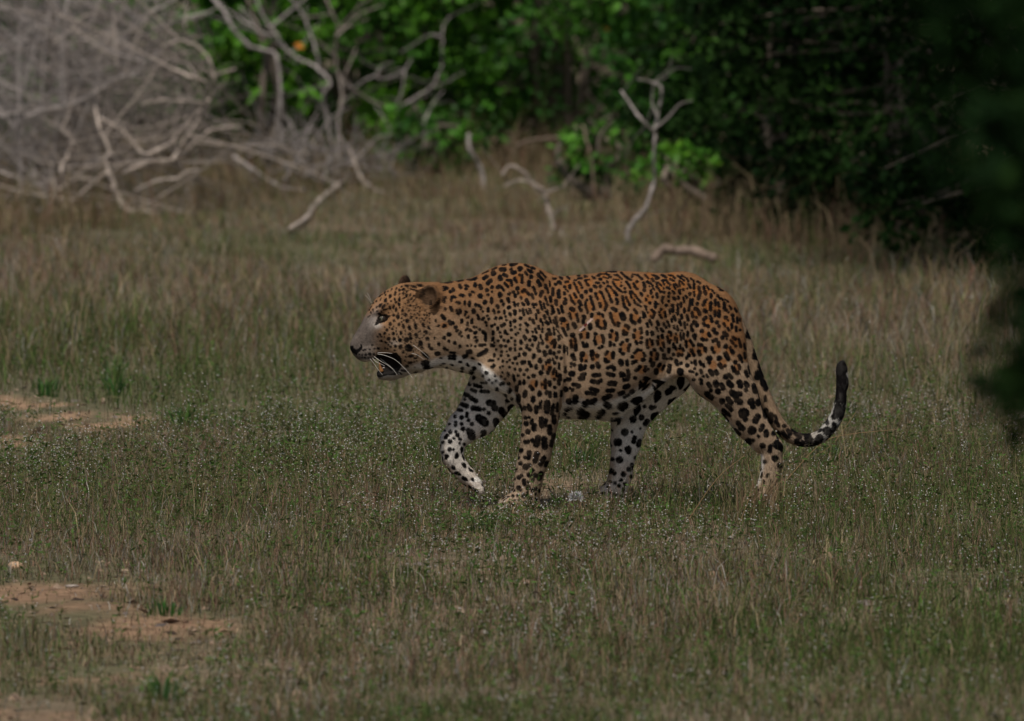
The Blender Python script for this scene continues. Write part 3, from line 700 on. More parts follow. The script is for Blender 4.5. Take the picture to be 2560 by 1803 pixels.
# ------------------------------------------------------------------ coat marks of this animal and one painted crease shade, read off the photograph crop by crop
# each mark: "x y r" (dot) or "x1 y1 x2 y2 r" (stroke) in crop units; crop = (origin px, origin py, units per px)
MARKS = [
((1200, 640, 11.48), "110 650 190 590 45;220 790 310 710 50;385 495 75;600 390 700 390 58;900 250 1030 215 50;890 400 930 480 50;930 490 1010 470 50;1145 365 75;1290 250 1380 310 28;1480 345 1560 370 32;1370 400 1490 470 38;1310 480 1350 540 38;1467 600 60;1730 450 1880 610 28;1670 540 1710 590 50;1740 620 1800 690 32;680 530 770 580 40;570 600 570 660 55;620 670 30;990 640 1050 750 38;1140 550 1200 570 42;1210 610 1200 760 45;780 700 870 700 32;890 720 910 840 38;720 790 800 880 40;1410 740 1400 850 50;1660 720 1720 850 48;0 850 30 940 45;345 905 48;205 990 52;225 1115 42;340 1025 30;510 900 550 870 48;600 890 690 990 30;570 1080 560 1160 45;610 1130 40;840 1085 52;950 1040 42;1000 1110 1015 1170 35;1078 935 55;1090 1040 1095 1070 27;1230 1020 1280 980 52;1340 1050 1400 1100 42;1530 900 1560 980 42;1580 1040 1600 1100 32;1480 1100 1530 1210 35;1180 1190 1180 1220 35;1760 1040 1730 1150 45;1780 1030 50;1880 840 1890 920 40;1940 950 1960 1050 30;2000 740 2010 860 25;2090 940 2080 1100 40;1870 1190 1940 1400 32;2020 1190 2030 1300 38;2180 1290 2190 1390 45;2250 1020 2260 1180 45;1720 1310 1780 1530 32;1830 1370 1860 1500 26;1330 1270 1380 1370 50;1510 1380 1550 1490 32;1600 1390 38;970 1340 1010 1430 32;1090 1385 38;1210 1360 1260 1400 35;800 1230 830 1310 42;610 1300 50;670 1390 42;330 1230 330 1340 45;145 1330 65;490 1440 520 1480 45;830 1480 55;230 1530 42;380 1560 35;20 1470 20 1500 35;10 1150 70;1000 1580 45;1140 1570 35;1230 1550 1240 1600 22;1330 1550 1350 1600 25;1430 1540 35;1650 1570 1670 1600 40;1900 1590 35;2080 1500 2100 1600 38;2110 655 2150 655 28;2240 760 40;2170 820 30;60 490 230 440 18;350 390 470 340 18;640 270 740 245 18"),
((1100, 760, 11.48), "150 150 42;300 100 340 180 45;475 200 490 250 38;575 180 590 230 38;545 280 42;730 220 720 320 30;760 240 35;960 180 965 240 52;1025 30 45;1120 50 45;1165 90 1170 150 28;1230 220 28;840 20 840 60 35;720 10 30;1380 130 1380 210 36;1530 170 1565 250 32;1650 60 1665 100 48;1685 230 38;1840 200 1845 270 30;1980 100 55;2000 270 2020 330 36;2155 210 2155 290 45;1820 30 35;2130 30 2160 70 25;2240 20 2240 50 28;45 330 130 420 45;280 510 310 570 52;370 550 42;440 680 460 670 50;480 780 500 760 38;235 870 270 880 52;120 970 48;250 1065 40;415 1125 45;570 1220 45;130 1280 50;210 1320 35;550 870 600 810 25;620 925 25;620 470 620 520 36;775 400 25;820 350 820 390 20;785 540 785 600 30;915 450 915 540 33;1080 330 1110 420 35;1215 450 1260 400 33;1360 340 38;1400 430 38;1310 530 38;1340 620 32;1490 635 42;1570 590 32;1590 420 1600 400 42;1730 410 1760 400 42;1880 360 30;1905 475 30;1770 620 1840 590 45;2015 520 2020 620 32;2135 490 55;2150 670 28;1655 680 1655 740 28;1720 820 35;1865 780 1870 830 38;1930 860 30;2050 750 38;2175 870 38;2240 840 30;2050 970 30;1750 945 40;1525 790 1530 860 35;1525 970 1520 1040 33;1670 1055 38;1835 1050 38;1960 1070 45;2150 1055 38;1550 1110 22;1480 1190 1530 1210 42;1750 1210 48;1880 1210 38;2020 1295 45;2160 1180 32;2150 1270 2150 1330 28;1610 1310 30;1775 1370 32;1910 1365 22;1555 1450 1560 1500 32;1755 1480 35;1960 1480 35;2160 1550 55;2270 1450 2270 1500 30;1680 1580 28;740 755 790 710 33;860 770 880 755 40;975 665 38;1060 675 22;1140 735 38;990 840 1030 820 38;1000 960 1020 950 38;1050 1060 50;1230 790 1300 870 40;1305 940 1310 1040 45;1140 1180 1280 1170 38;785 1210 28;895 1185 28;1010 1220 28;810 1380 860 1370 65;1100 1470 1300 1370 55;1330 1330 60;690 1520 770 1480 50;300 1400 430 1400 30;260 1500 430 1490 35;260 1570 420 1570 35"),
((1250, 760, 11.48), "570 210 28;650 170 690 310 28;760 180 800 280 26;840 150 890 250 32;1090 190 1100 250 38;1030 300 1045 420 28;1270 350 1280 400 42;850 430 38;940 460 970 540 38;1170 440 1170 500 36;1220 540 1230 620 25;1330 520 1380 560 42;590 410 50;580 600 35;575 720 30;740 560 38;790 610 40;760 750 790 810 38;930 795 35;1000 710 1040 810 33;1105 640 1115 710 34;1220 720 1220 800 30;1400 740 1440 870 45;1340 870 1340 1010 45;1540 700 1560 870 28;1690 920 1695 1020 33;700 930 730 1000 42;935 930 30;1010 960 1010 1030 48;1165 900 1180 1000 28;855 1040 42;600 1070 610 1120 44;930 1185 48;770 1190 770 1250 38;850 1310 48;585 1290 45;1220 1070 1220 1140 38;1110 1120 1080 1260 35;1120 1350 52;1350 1230 52;1480 1130 1560 1050 45;1580 1130 1560 1230 45;1710 1210 1710 1240 50;1690 1380 45;1840 1200 1850 1400 30;705 1440 60;545 1440 550 1490 32;980 1460 960 1530 48;1270 1370 1300 1480 50;1340 1440 35;1440 1350 1440 1410 44;1550 1400 1550 1430 38;1620 1530 38;1760 1560 45;1150 1590 50;1920 1250 1940 1450 15;1350 200 1370 290 35;1410 390 1460 520 28;1490 60 1540 240 35;1480 200 1490 300 25;1670 170 1690 260 32;1760 80 1800 230 35;1590 390 1640 650 30;1530 470 1560 560 18;1780 470 1830 470 60;1760 560 28;1940 600 1950 720 42;2050 140 2100 170 55;1980 290 2040 420 35;2200 310 2240 490 35;2110 580 2160 660 60;1800 700 1900 900 38;2080 900 72;2150 1000 2160 1080 35;2030 1060 2050 1230 40;2170 1180 2180 1310 52;2090 1480 2130 1580 55;1600 700 1800 980 9;1170 50 1210 160 25;950 50 970 110 28;1270 60 1290 130 20"),  # one long thin stroke here paints the shade in the shoulder crease
((1200, 880, 11.48), "1010 180 52;1730 260 65;1220 310 1250 300 62;1420 290 1420 330 45;1465 410 45;1610 390 1615 460 45;1800 420 1800 500 35;1750 600 72;845 440 36;1000 490 38;1150 510 45;1345 520 45;800 610 805 660 36;950 670 990 820 32;1095 670 38;1265 650 38;1390 740 45;1535 680 58;260 250 370 245 30;400 380 350 440 42;180 600 48;530 210 32;655 260 30;780 290 26;850 235 28;945 320 26;1065 330 34;650 410 28;570 450 20;640 590 28;595 700 28;715 765 28;460 815 28;430 680 28;255 810 30;340 880 30;75 685 30;590 920 670 890 38;825 900 48;1140 850 1140 920 38;1260 830 1265 900 38;1060 990 1050 1090 48;480 1070 48;830 1120 850 1090 62;700 1270 65;910 1350 40;1100 1270 1100 1400 62;1300 1160 1280 1260 58;1520 1320 1520 1400 62;1450 990 1510 1080 50;1620 850 1620 960 40;1870 800 1870 1030 38;1780 930 45;1710 1170 1710 1220 62;1920 1140 1910 1180 45;2010 1170 2010 1270 46;1995 860 2000 950 48;2150 1020 45;2160 1200 2160 1270 58;1910 290 1990 240 45;2000 220 2000 300 35;2010 450 1950 600 50;1900 360 28;2140 500 2100 620 38;2190 540 2190 680 26;2130 790 38;2200 170 35;2140 320 50;2090 200 2100 260 25;2270 330 2270 480 32;2270 700 2270 920 45;1750 1430 1720 1560 42;1930 1450 1930 1580 80;2110 1520 2110 1600 32;2220 1480 2220 1600 32;1390 1520 35;1130 1560 48;1620 1580 50;30 890 170 890 26"),
((1380, 670, 11.48), "20 310 100 310 25;230 275 290 300 26;430 250 500 310 24;740 220 790 225 22;940 240 990 255 25;1160 260 1230 310 24;750 300 850 300 22;640 350 690 360 22;1320 190 1560 160 16;1560 170 1640 210 22;1640 260 1690 265 28;1470 265 1610 310 12;1300 225 1370 230 14;1480 100 1840 110 16;1780 200 1880 210 22;1890 220 2000 320 22;1990 140 2100 240 28;2120 260 2240 340 28;90 470 30;190 410 240 440 42;380 400 460 390 32;510 520 520 580 45;360 550 38;400 610 460 680 20;620 420 660 500 28;690 540 760 710 25;770 410 840 500 30;860 560 40;950 360 1000 460 28;1030 490 42;990 350 1070 335 14;1360 320 1420 330 27;1200 520 1270 560 32;1270 425 1340 435 26;1460 420 1500 450 26;1570 390 1600 410 28;1385 530 45;1600 520 1640 520 30;1660 530 1780 680 22;1800 700 1860 780 42;1550 610 1660 830 30;1680 890 1720 980 42;1750 410 1790 480 30;1800 500 1930 640 25;1940 650 2000 690 25;1760 340 1920 345 16;1990 420 20;1985 515 32;2140 400 2190 480 28;2210 500 2260 590 20;2090 590 30;2095 690 32;30 600 30 780 32;190 650 180 760 42;210 800 220 850 30;350 720 370 750 34;630 740 690 850 30;840 790 860 850 44;1110 630 1120 660 45;970 690 55;1250 730 1260 820 35;1280 830 1310 900 30;1380 690 1430 740 35;1440 770 1490 880 28;120 940 120 1020 48;380 880 400 950 35;370 1000 65;520 790 550 900 32;570 940 640 1030 35;780 950 830 1060 45;1100 820 1140 960 36;1150 990 1210 1180 38;1180 1180 40;1000 920 36;960 1000 970 1090 32;980 1130 1030 1290 30;1370 1020 1390 1100 42;1520 960 1570 1060 35;1550 1100 1520 1200 42;1850 890 1880 980 36;1870 1010 45;2020 830 2040 930 36;2130 850 2230 1060 30;2230 1060 40;2050 1020 2070 1100 38;2100 1130 2170 1200 38;2250 680 2270 850 30;20 1120 60 1270 25;170 1190 210 1290 32;270 1100 300 1250 38;540 1170 600 1200 58;780 1130 830 1220 45;500 1300 540 1460 33;720 1330 750 1540 32;910 1400 930 1440 50;900 1500 900 1570 40;1140 1340 1140 1390 42;1340 1310 52;1440 1340 1470 1400 35;1740 1170 1840 1220 50;1670 1310 1700 1430 45;1720 1470 1780 1600 38;2000 1340 2050 1440 80;1500 1520 1540 1600 40;1310 1530 1300 1600 48;90 1420 120 1580 28;260 1490 330 1480 58;1900 1590 45;2260 1370 2270 1520 45"),
((1560, 670, 11.48), "230 250 40;150 330 190 345 30;30 240 110 310 26;400 220 520 320 30;250 180 380 210 14;370 390 40;600 210 700 300 22;800 210 960 250 18;930 300 980 290 38;800 320 840 370 32;1080 210 1210 280 28;1280 200 1400 230 20;1410 250 1470 300 24;1330 320 1440 370 28;1540 230 1720 360 26;1650 220 1780 290 18;1800 310 1850 390 26;1910 300 2000 380 20;2110 400 2180 435 30;1130 350 1210 360 28;1100 370 1150 470 26;1240 400 1320 490 26;940 440 950 560 33;980 430 1060 500 24;970 580 1040 690 30;1060 690 1160 700 28;1130 590 24;280 460 310 540 36;340 570 380 610 34;560 430 590 550 40;580 640 48;670 400 740 440 35;760 440 820 520 26;740 530 24;830 570 870 630 20;770 650 780 730 35;940 740 950 850 38;1240 560 1300 590 36;1300 720 38;1420 480 1470 600 30;1470 450 1540 540 24;1580 380 1600 510 26;1620 390 1720 480 22;1840 460 1910 580 26;1820 580 26;1700 620 32;1590 650 1600 730 36;1400 670 1450 740 30;2000 470 2010 590 32;2010 700 2020 800 30;1890 740 45;170 680 210 680 30;180 720 220 860 28;240 690 400 900 24;420 920 470 980 30;290 920 320 1010 30;340 1030 490 1110 22;470 720 520 790 30;60 850 130 980 28;150 1050 38;680 810 32;620 880 640 930 30;740 1010 48;830 840 32;900 1000 900 1130 40;950 1030 28;1110 840 1090 950 38;1110 1000 32;1130 840 30;1280 820 36;1280 945 38;1205 1075 44;1410 850 1470 910 32;1560 830 1570 880 36;1710 850 1730 980 26;1770 800 1800 850 28;1920 920 1890 1100 24;1970 930 1960 1060 28;2130 560 2180 700 32;2180 760 2140 880 38;2095 1030 44;1540 1040 1540 1180 28;1540 1200 1540 1320 38;1630 1000 1630 1120 32;1390 1070 1400 1240 42;1310 1200 1320 1310 34;600 1080 640 1200 22;640 1110 22;680 1280 28;300 1200 370 1300 36;200 1370 52;200 1450 250 1560 40;440 1520 60;460 1440 30;540 1270 570 1430 30;590 1290 610 1400 24;800 1210 870 1290 38;870 1320 830 1430 36;770 1380 28;1060 1190 42;1010 1270 30;1030 1360 1080 1430 34;1170 1270 1190 1370 32;1190 1390 34;1430 1380 1470 1490 36;1650 1360 1660 1440 42;1810 1370 1840 1500 38;1370 1470 1380 1540 28;730 1500 780 1590 28;950 1530 980 1600 38;1240 1540 28;1140 1580 28;1590 1500 1620 1600 36;1740 1560 30;1730 1180 1740 1270 32;1870 1130 1860 1230 34;2050 1170 2080 1190 52;2150 1260 2160 1340 46;1960 1280 1980 1400 40;2080 1420 34"),
((1400, 800, 11.48), "590 420 600 490 42;620 310 690 270 26;800 400 800 490 48;660 660 700 760 48;770 700 770 760 48;860 150 870 230 62;1060 60 1080 160 42;1110 200 1190 240 32;1270 60 1310 160 42;1280 230 46;1530 80 1570 140 34;1675 100 1665 160 46;1890 160 1960 210 50;1960 250 32;1820 320 1820 420 42;1900 390 55;2100 70 2140 90 52;2145 300 50;2110 430 2120 500 38;2180 630 2210 670 45;2280 50 50;1020 400 50;1010 460 1000 520 26;990 600 1030 700 45;1120 800 42;1200 770 45;1200 440 1230 500 42;1260 540 1240 640 42;1480 320 46;1440 420 1450 500 40;1620 390 1640 450 44;1630 520 1620 570 44;1440 640 1440 740 44;1550 720 48;1930 590 55;1790 640 36;1750 710 48;1990 720 55;1970 800 1960 890 42;1730 850 1730 910 46;1790 970 42;1830 970 40;2140 940 2230 860 45;2080 1060 52;2090 1220 2170 1190 52;920 920 920 1000 66;1070 1030 60;940 1120 52;640 980 640 1000 75;610 1100 620 1160 46;740 1180 45;350 1010 400 1090 52;430 1140 38;330 1260 45;400 1290 46;310 1340 30;1310 980 1360 910 44;1520 950 1520 1080 52;1540 950 42;1300 1140 1330 1200 55;1390 1190 38;1740 1190 1760 1250 75;1920 1180 1930 1280 50;590 1330 590 1410 65;720 1320 700 1390 50;930 1350 65;1080 1250 52;1100 1330 70;1370 1380 1500 1330 48;1540 1370 1550 1420 58;150 1360 150 1500 35;620 1570 720 1550 50;1760 1540 60;1950 1450 1960 1530 45;1850 1590 50;2190 1440 60;2280 1370 50"),
((1570, 800, 11.48), "365 260 50;380 360 46;390 520 46;370 640 48;550 110 570 190 38;620 30 680 150 30;840 70 870 130 44;820 220 850 310 28;950 260 1000 330 36;1020 100 1040 150 33;1090 210 40;1130 50 1190 190 30;1320 170 1330 240 30;1410 180 1430 290 32;1480 60 1520 140 36;1620 80 1640 240 30;1700 130 28;545 330 550 410 36;690 370 700 410 50;870 470 880 530 34;980 450 990 520 38;1190 350 42;1240 360 1240 450 26;1130 470 1140 560 30;1180 640 55;1230 580 28;1370 410 32;1345 480 1340 560 24;1410 530 1410 660 24;1500 380 1500 440 25;1520 500 1520 580 22;1600 390 1590 540 30;1710 350 1710 450 38;1540 300 30;550 590 540 720 38;580 790 42;630 560 28;680 600 700 710 34;850 610 860 690 40;1000 660 1040 780 38;930 820 980 870 44;1305 680 1305 780 32;1370 790 1370 840 30;1500 730 1490 810 38;1570 820 1590 880 34;1660 610 1680 760 38;1780 590 1880 740 36;1165 830 1165 930 40;755 865 52;660 930 660 1000 36;840 980 830 1120 50;650 1130 650 1190 46;700 1310 740 1240 50;450 960 480 1030 40;430 1140 65;280 860 380 870 30;1030 1010 1030 1080 50;1110 1110 34;1310 990 40;1210 1100 36;1255 1120 30;1440 970 1440 1040 32;1540 1010 48;1740 980 1760 1030 38;1690 1090 50;1810 860 1900 1020 42;1380 1180 1400 1260 58;1520 1240 50;1700 1310 60;1830 1230 36;1920 1180 1940 1270 40;250 1430 340 1350 55;500 1350 46;490 1450 60;570 1420 38;880 1320 920 1270 42;1040 1310 980 1430 34;810 1460 810 1520 66;1190 1320 1170 1490 58;1500 1490 105;1770 1470 1850 1490 36;1910 1400 36;1970 1550 38"),
((1390, 930, 11.48), "430 60 480 50 75;330 220 400 210 55;250 250 40;690 190 780 190 62;790 90 68;1080 100 1230 95 60;1040 270 1100 280 70;1230 280 1290 240 55;1180 310 55;1550 70 1640 90 60;1480 50 55;1540 330 1680 330 75;480 360 600 370 45;640 410 70;280 500 75;480 520 50;400 470 40;1000 480 1180 540 62;880 600 1100 630 58;1480 540 1640 530 55;1380 760 1540 690 72;1980 440 2060 400 65;1830 630 1920 590 62;2150 590 2200 560 60;1960 720 2080 660 45;370 850 85;560 740 540 840 85;800 930 900 860 80;1000 870 1120 800 65;1440 950 1480 980 95;1850 1000 1960 960 110;1900 1060 70;280 1100 340 1070 55;430 1050 38;250 1210 50;340 1320 45;700 1150 760 1230 120;860 1230 100;680 1300 800 1320 70;1230 1230 1320 1150 90;1180 1300 60;1900 60 1880 110 60;2080 60 2070 150 50;1950 230 2050 210 55;2270 180 50;1640 1200 1760 1190 28;110 100 110 230 55;90 330 38;160 560 155 680 36"),
((1720, 690, 11.48), "100 90 170 150 16;270 175 330 200 28;170 220 180 350 32;175 460 180 570 30;300 320 340 430 34;350 480 300 650 44;50 260 80 350 25;50 520 45;70 680 30 980 28;130 680 125 830 30;260 800 45;450 320 460 360 40;480 450 510 510 44;660 540 660 600 44;540 300 600 390 18;680 400 750 490 24;840 560 920 660 32;540 680 30;490 720 440 830 42;650 760 650 980 40;780 690 790 840 36;860 760 890 870 36;210 940 58;320 1040 330 1110 46;120 1060 140 1170 40;240 1190 36;480 980 510 1020 50;770 1010 780 1150 36;890 1020 890 1160 46;1040 780 1040 920 46;1090 980 52;1160 1050 25;1190 870 1240 940 28;1340 940 1400 1030 26;640 1150 680 1300 46;460 1250 510 1200 52;450 1360 480 1420 42;570 1440 58;190 1340 70;260 1420 55;90 1420 100 1540 36;140 1560 32;400 1580 62;830 1340 62;890 1440 46;1080 1190 55;1140 1270 30;1030 1370 1060 1440 38;1140 1500 1170 1560 36;1260 1110 1290 1140 40;1290 1230 1310 1310 32;1250 1390 1260 1500 34;1410 1200 1420 1340 32;1490 1230 1490 1300 15;1370 1470 1390 1580 36;1490 1550 36;740 1520 760 1600 46;950 640 1000 700 25;1060 680 1160 740 14"),
((1720, 820, 11.48), "110 40 130 80 38;190 230 70;200 310 45;590 160 620 230 48;730 60 770 130 48;830 160 45;60 370 150 500 36;400 310 440 330 50;530 350 48;730 370 800 340 50;870 420 890 530 42;1040 150 1110 210 60;990 270 62;1110 310 32;1290 270 1360 330 40;1240 370 1290 440 38;1370 520 42;1460 330 1510 540 34;1610 460 1640 600 24;310 480 400 500 42;490 590 500 640 55;310 670 350 770 50;690 570 700 620 50;740 690 52;1080 530 70;1210 560 36;1250 650 1290 710 54;1080 740 1150 890 64;110 640 130 700 44;170 770 38;20 790 45;900 870 75;620 870 85;560 880 50;610 1000 52;200 970 220 1040 42;110 990 34;350 970 380 1060 44;440 1040 460 1110 36;1480 800 1510 900 52;1560 980 38;1620 720 1640 870 30;1360 990 60;1460 1060 1490 1170 38;1290 1140 1330 1220 62;1420 1290 62;910 1060 960 1120 66;1060 1090 50;190 1180 36;50 1240 150 1260 34;250 1330 38;370 1220 390 1280 44;440 1380 36;530 1340 570 1410 28;640 1240 700 1330 60;800 1240 840 1310 54;1080 1400 82;1170 1340 1250 1430 52;1660 1250 1700 1380 44;1740 1100 1770 1300 28;160 1490 50;350 1470 390 1500 40;1170 1560 75"),
((1740, 950, 6.736), "90 50 30;210 60 230 100 34;330 50 350 80 48;430 80 460 140 40;370 190 52;560 60 590 90 48;730 40 750 100 46;840 60 860 100 40;840 170 36;980 100 1000 190 46;1050 190 36;180 230 260 300 42;250 180 32;610 220 680 280 55;730 240 50;740 370 52;680 340 42;440 360 50;540 320 590 390 42;520 430 600 510 32;460 510 560 590 32;450 600 510 690 40;930 370 62;1050 380 60;960 450 46;800 560 90;830 660 45;1040 620 1000 690 52;1170 520 1180 600 50;1260 580 1260 690 42;710 730 790 820 42;760 800 50;650 850 720 910 38;940 850 72;1120 780 1090 840 40;1180 870 1180 930 40;1310 900 42;1380 900 1390 960 38;880 1040 60;960 1020 30;1120 1110 48;1250 1120 1240 1200 34;1330 1320 55;1410 1440 45;1160 1380 30;1330 600 1360 670 24;1160 280 1170 350 22;1050 950 25"),
((1270, 1010, 5.773), "160 30 180 80 34;240 60 30;300 40 320 80 30;410 60 410 110 32;465 50 28;560 30 565 100 44;650 40 630 140 25;710 50 710 100 18;255 195 24;310 195 18;265 285 36;350 240 340 280 26;380 310 375 360 36;480 220 490 310 40;545 240 530 300 32;285 400 36;660 190 665 260 32;600 330 605 420 34;210 450 24;250 550 30;290 545 28;430 490 410 590 42;360 530 34;520 510 530 620 44;660 440 620 600 24;190 670 34;310 700 300 780 32;250 770 22;420 720 395 820 38;520 780 470 870 34;560 840 545 890 24;150 780 20;180 860 30;255 910 44;305 890 30;355 955 28;310 1025 36;390 1030 36;360 1090 28;480 1000 450 1080 32;160 1060 32;195 1035 24;230 1100 240 1160 25;290 1130 18;150 1210 34;185 1245 20;290 1210 36;350 1250 400 1220 24;455 1255 26;70 1330 18;140 1320 16;220 1320 30;295 1360 340 1362 16;405 1370 405 1410 20;160 1390 16;250 1430 20;365 1470 24;150 1450 14;215 1500 18;15 1420 16;100 1390 12;120 940 14;95 1080 14"),
((1090, 920, 7.352), "190 5 20;480 10 30;465 75 30;650 80 42;610 150 690 180 35;700 10 40;580 270 620 310 24;710 315 830 345 28;870 270 920 270 22;660 400 730 435 26;830 430 960 440 28;510 470 600 510 30;640 550 740 610 35;530 580 24;460 660 570 700 36;410 770 470 780 26;680 740 800 760 46;880 760 30;970 830 36;570 840 570 890 28;470 910 38;350 890 26;600 965 32;660 1030 38;790 920 900 1010 70;870 960 70;360 1000 28;360 1050 30;470 1030 32;250 1030 20;500 1120 40;640 1190 660 1260 68;600 1150 46;260 1180 36;365 1175 28;400 1235 38;160 1150 20;880 1190 52;1100 980 1120 1050 55;850 1260 30;330 1295 22;440 1305 28;260 1350 40;430 1380 20;130 1370 28;1050 660 60;1200 780 1260 860 60;1080 740 60;520 1400 24;250 1500 36;320 1500 24;130 1540 26;980 640 60"),
((1480, 1000, 6.218), "390 330 56;640 300 56;770 270 44;300 290 300 340 14;510 500 56;860 330 830 370 36;925 120 38;750 440 16;625 500 18;310 465 14;400 660 64;660 590 645 650 32;740 640 720 700 34;290 710 20;560 770 54;570 810 36;445 785 22;430 930 54;320 920 32;680 900 28;300 1110 44;350 1140 30;575 1080 36;490 1155 40;600 1190 26;620 1000 640 1070 20;280 520 12;820 100 24;980 110 24;360 1290 24;290 1270 20;90 1480 20;140 1520 14;60 1450 12"),
((1930, 890, 6.738), "1170 160 1180 230 100;1150 300 1150 400 80;1210 430 1220 520 85;1130 560 1120 760 55;1200 640 1210 780 60;1110 850 1080 1000 60;1190 900 1160 1060 60;1040 1030 50;1040 1150 1050 1270 40;930 1270 80;960 1330 46;800 1380 760 1470 65;770 1270 820 1250 25;930 1140 30;600 1370 620 1420 70;480 1310 640 1340 25;400 1300 460 1370 44;420 1440 56;510 1460 46;270 1260 300 1300 44;200 1180 38;180 1290 260 1360 40;60 1090 110 1170 30;110 1320 30;590 1520 22;930 1410 20;60 1030 90 1090 16"),
]
# tawny hearts of the rosettes, same crops: "x y"
HEARTS = [((1380, 670, 11.48), "590 1290;640 870;1080 1120;1350 800;1460 1030;1700 700;1870 420;1050 410;1480 200;1820 1380;2130 930;1320 1440;470 470;740 560"),
((1560, 670, 11.48), "330 490;740 240;1040 540;1220 400;1350 240;280 800;330 1430;790 1310;1100 1300;680 900;1690 470;2060 1300;2070 640;1450 520"),
((1400, 800, 11.48), "380 640;690 430;1120 560;1190 100;1520 470;1880 280;1860 790;1400 1040;2230 1060;2200 480;1600 40;1000 1060;700 1080"),
((1570, 800, 11.48), "270 430;330 1000;620 680;740 1040;940 640;1190 500;1370 520;380 1420;1720 660;1850 900;1480 920;920 1380"),
((1720, 690, 11.48), "560 850;230 1090;540 420;570 1330;1100 1330;820 950"), ((1720, 820, 11.48), "480 210;380 620;1330 370;830 600;720 1060;1390 1150;1190 640;1000 1020"),
((1200, 640, 11.48), "820 790;1120 640;1240 1040"), ((1250, 760, 11.48), "1520 1150;1400 1000;2090 1120;1850 560;2100 300"), ((1200, 880, 11.48), "1950 420;2130 640;1540 930;1830 950")]
# ------------------------------------------------------------------ the leopard: one implicit body, meshed by surface nets
HEAD_YAW = math.tan(math.radians(11))
def head_yc(px):
    """sideways shift of the head: turned a little towards the camera"""
    d = np.clip(1075 - px, 0, None) * MPP(0)
    return -d * HEAD_YAW * np.clip(d / 0.12, 0, 1) ** 0.5

GS = 0.0028
gx0, gx1 = P(862, 900, 0)[0], P(2132, 900, 0)[0]
GX = np.arange(gx0, gx1, GS, dtype=np.float32)
GY = np.arange(-0.205, 0.205, GS, dtype=np.float32)
GZ = np.arange(-0.012, 0.80, GS, dtype=np.float32)
F = np.full((len(GX), len(GY), len(GZ)), 1.0, np.float32)

def block(lo, hi):
    i0, i1 = np.searchsorted(GX, [lo[0], hi[0]]); j0, j1 = np.searchsorted(GY, [lo[1], hi[1]]); k0, k1 = np.searchsorted(GZ, [lo[2], hi[2]])
    sl = (slice(i0, i1), slice(j0, j1), slice(k0, k1))
    return sl, GX[i0:i1][:, None, None], GY[j0:j1][None, :, None], GZ[k0:k1][None, None, :]

def smin(a, b, k):
    h = np.maximum(k - np.abs(a - b), 0) / k
    return np.minimum(a, b) - h * h * k * 0.25

def smax(a, b, k): return -smin(-a, -b, k)

def loft_d(X, Y, Z, st, ymap=None, e=2.3):
    """st rows: px, top_px, bottom_px, half-width m; profile along x"""
    st = np.asarray(st, float)
    xs = P(st[:, 0], 900, 0)[:, 0]
    zt = P(st[:, 0], st[:, 1], 0)[:, 2]; zb = P(st[:, 0], st[:, 2], -0.05)[:, 2]
    x = X[:, 0, 0]
    fine = smooth_path(np.stack([xs, zt, zb, st[:, 3]], 1), 8)
    top, bot, hw = [np.interp(x, fine[:, 0], fine[:, i]).astype(np.float32) for i in (1, 2, 3)]
    zc = (0.48 * top + 0.52 * bot); h = (top - bot) * 0.5
    hu = top - zc; hd = zc - bot
    yc = np.zeros_like(x) if ymap is None else ymap(PW / 2 + x / MPP(0)).astype(np.float32)
    dz = Z - zc[:, None, None]
    nz = np.where(dz > 0, dz / hu[:, None, None], dz / hd[:, None, None])
    ny = (Y - yc[:, None, None]) / hw[:, None, None]
    r = (np.abs(nz) ** e + np.abs(ny) ** e) ** (1 / e)
    d = (r - 1) * np.minimum(h, hw)[:, None, None] * 0.9
    d = np.maximum(d, np.maximum(xs[0] - X, X - xs[-1]))
    return d

def add_loft(st, k=0.02, ymap=None, e=2.3):
    st = np.asarray(st, float)
    lo = [P(st[:, 0].min(), 900, 0)[0] - k, -0.2, P(0, st[:, 2].max(), 0)[2] - 0.05]
    hi = [P(st[:, 0].max(), 900, 0)[0] + k, 0.2, P(0, st[:, 1].min(), 0)[2] + 0.05]
    sl, X, Y, Z = block(lo, hi)
    F[sl] = smin(F[sl], loft_d(X, Y, Z, st, ymap, e), k)

CHAINS = []
def add_chain(name, pts, ys=0.75, k=0.02, kin=0.005):
    """pts rows: px, py, Y, radius_px, [ys]; flattened tapered capsules"""
    w = [P(p[0], p[1], p[2]) for p in pts]; r = [p[3] * MPP(p[2]) for p in pts]
    sc = [p[4] if len(p) > 4 else ys for p in pts]
    CHAINS.append((name, np.array(w), np.array(r)))
    w = np.array(w); rm = max(r) + k + 0.01
    sl, X, Y, Z = block(w.min(0) - rm, w.max(0) + rm)
    D = None
    for i in range(len(w) - 1):
        a, b = w[i], w[i + 1]; ab = b - a; L2 = (ab ** 2).sum()
        h = np.clip(((X - a[0]) * ab[0] + (Y - a[1]) * ab[1] + (Z - a[2]) * ab[2]) / L2, 0, 1)
        rr = r[i] + (r[i + 1] - r[i]) * h
        s_ = sc[i] + (sc[i + 1] - sc[i]) * h
        dy = (Y - a[1] - ab[1] * h) / s_
        d = np.sqrt((X - a[0] - ab[0] * h) ** 2 + dy ** 2 + (Z - a[2] - ab[2] * h) ** 2) - rr
        D = d if D is None else smin(D, d, kin)
    F[sl] = smin(F[sl], D, k)

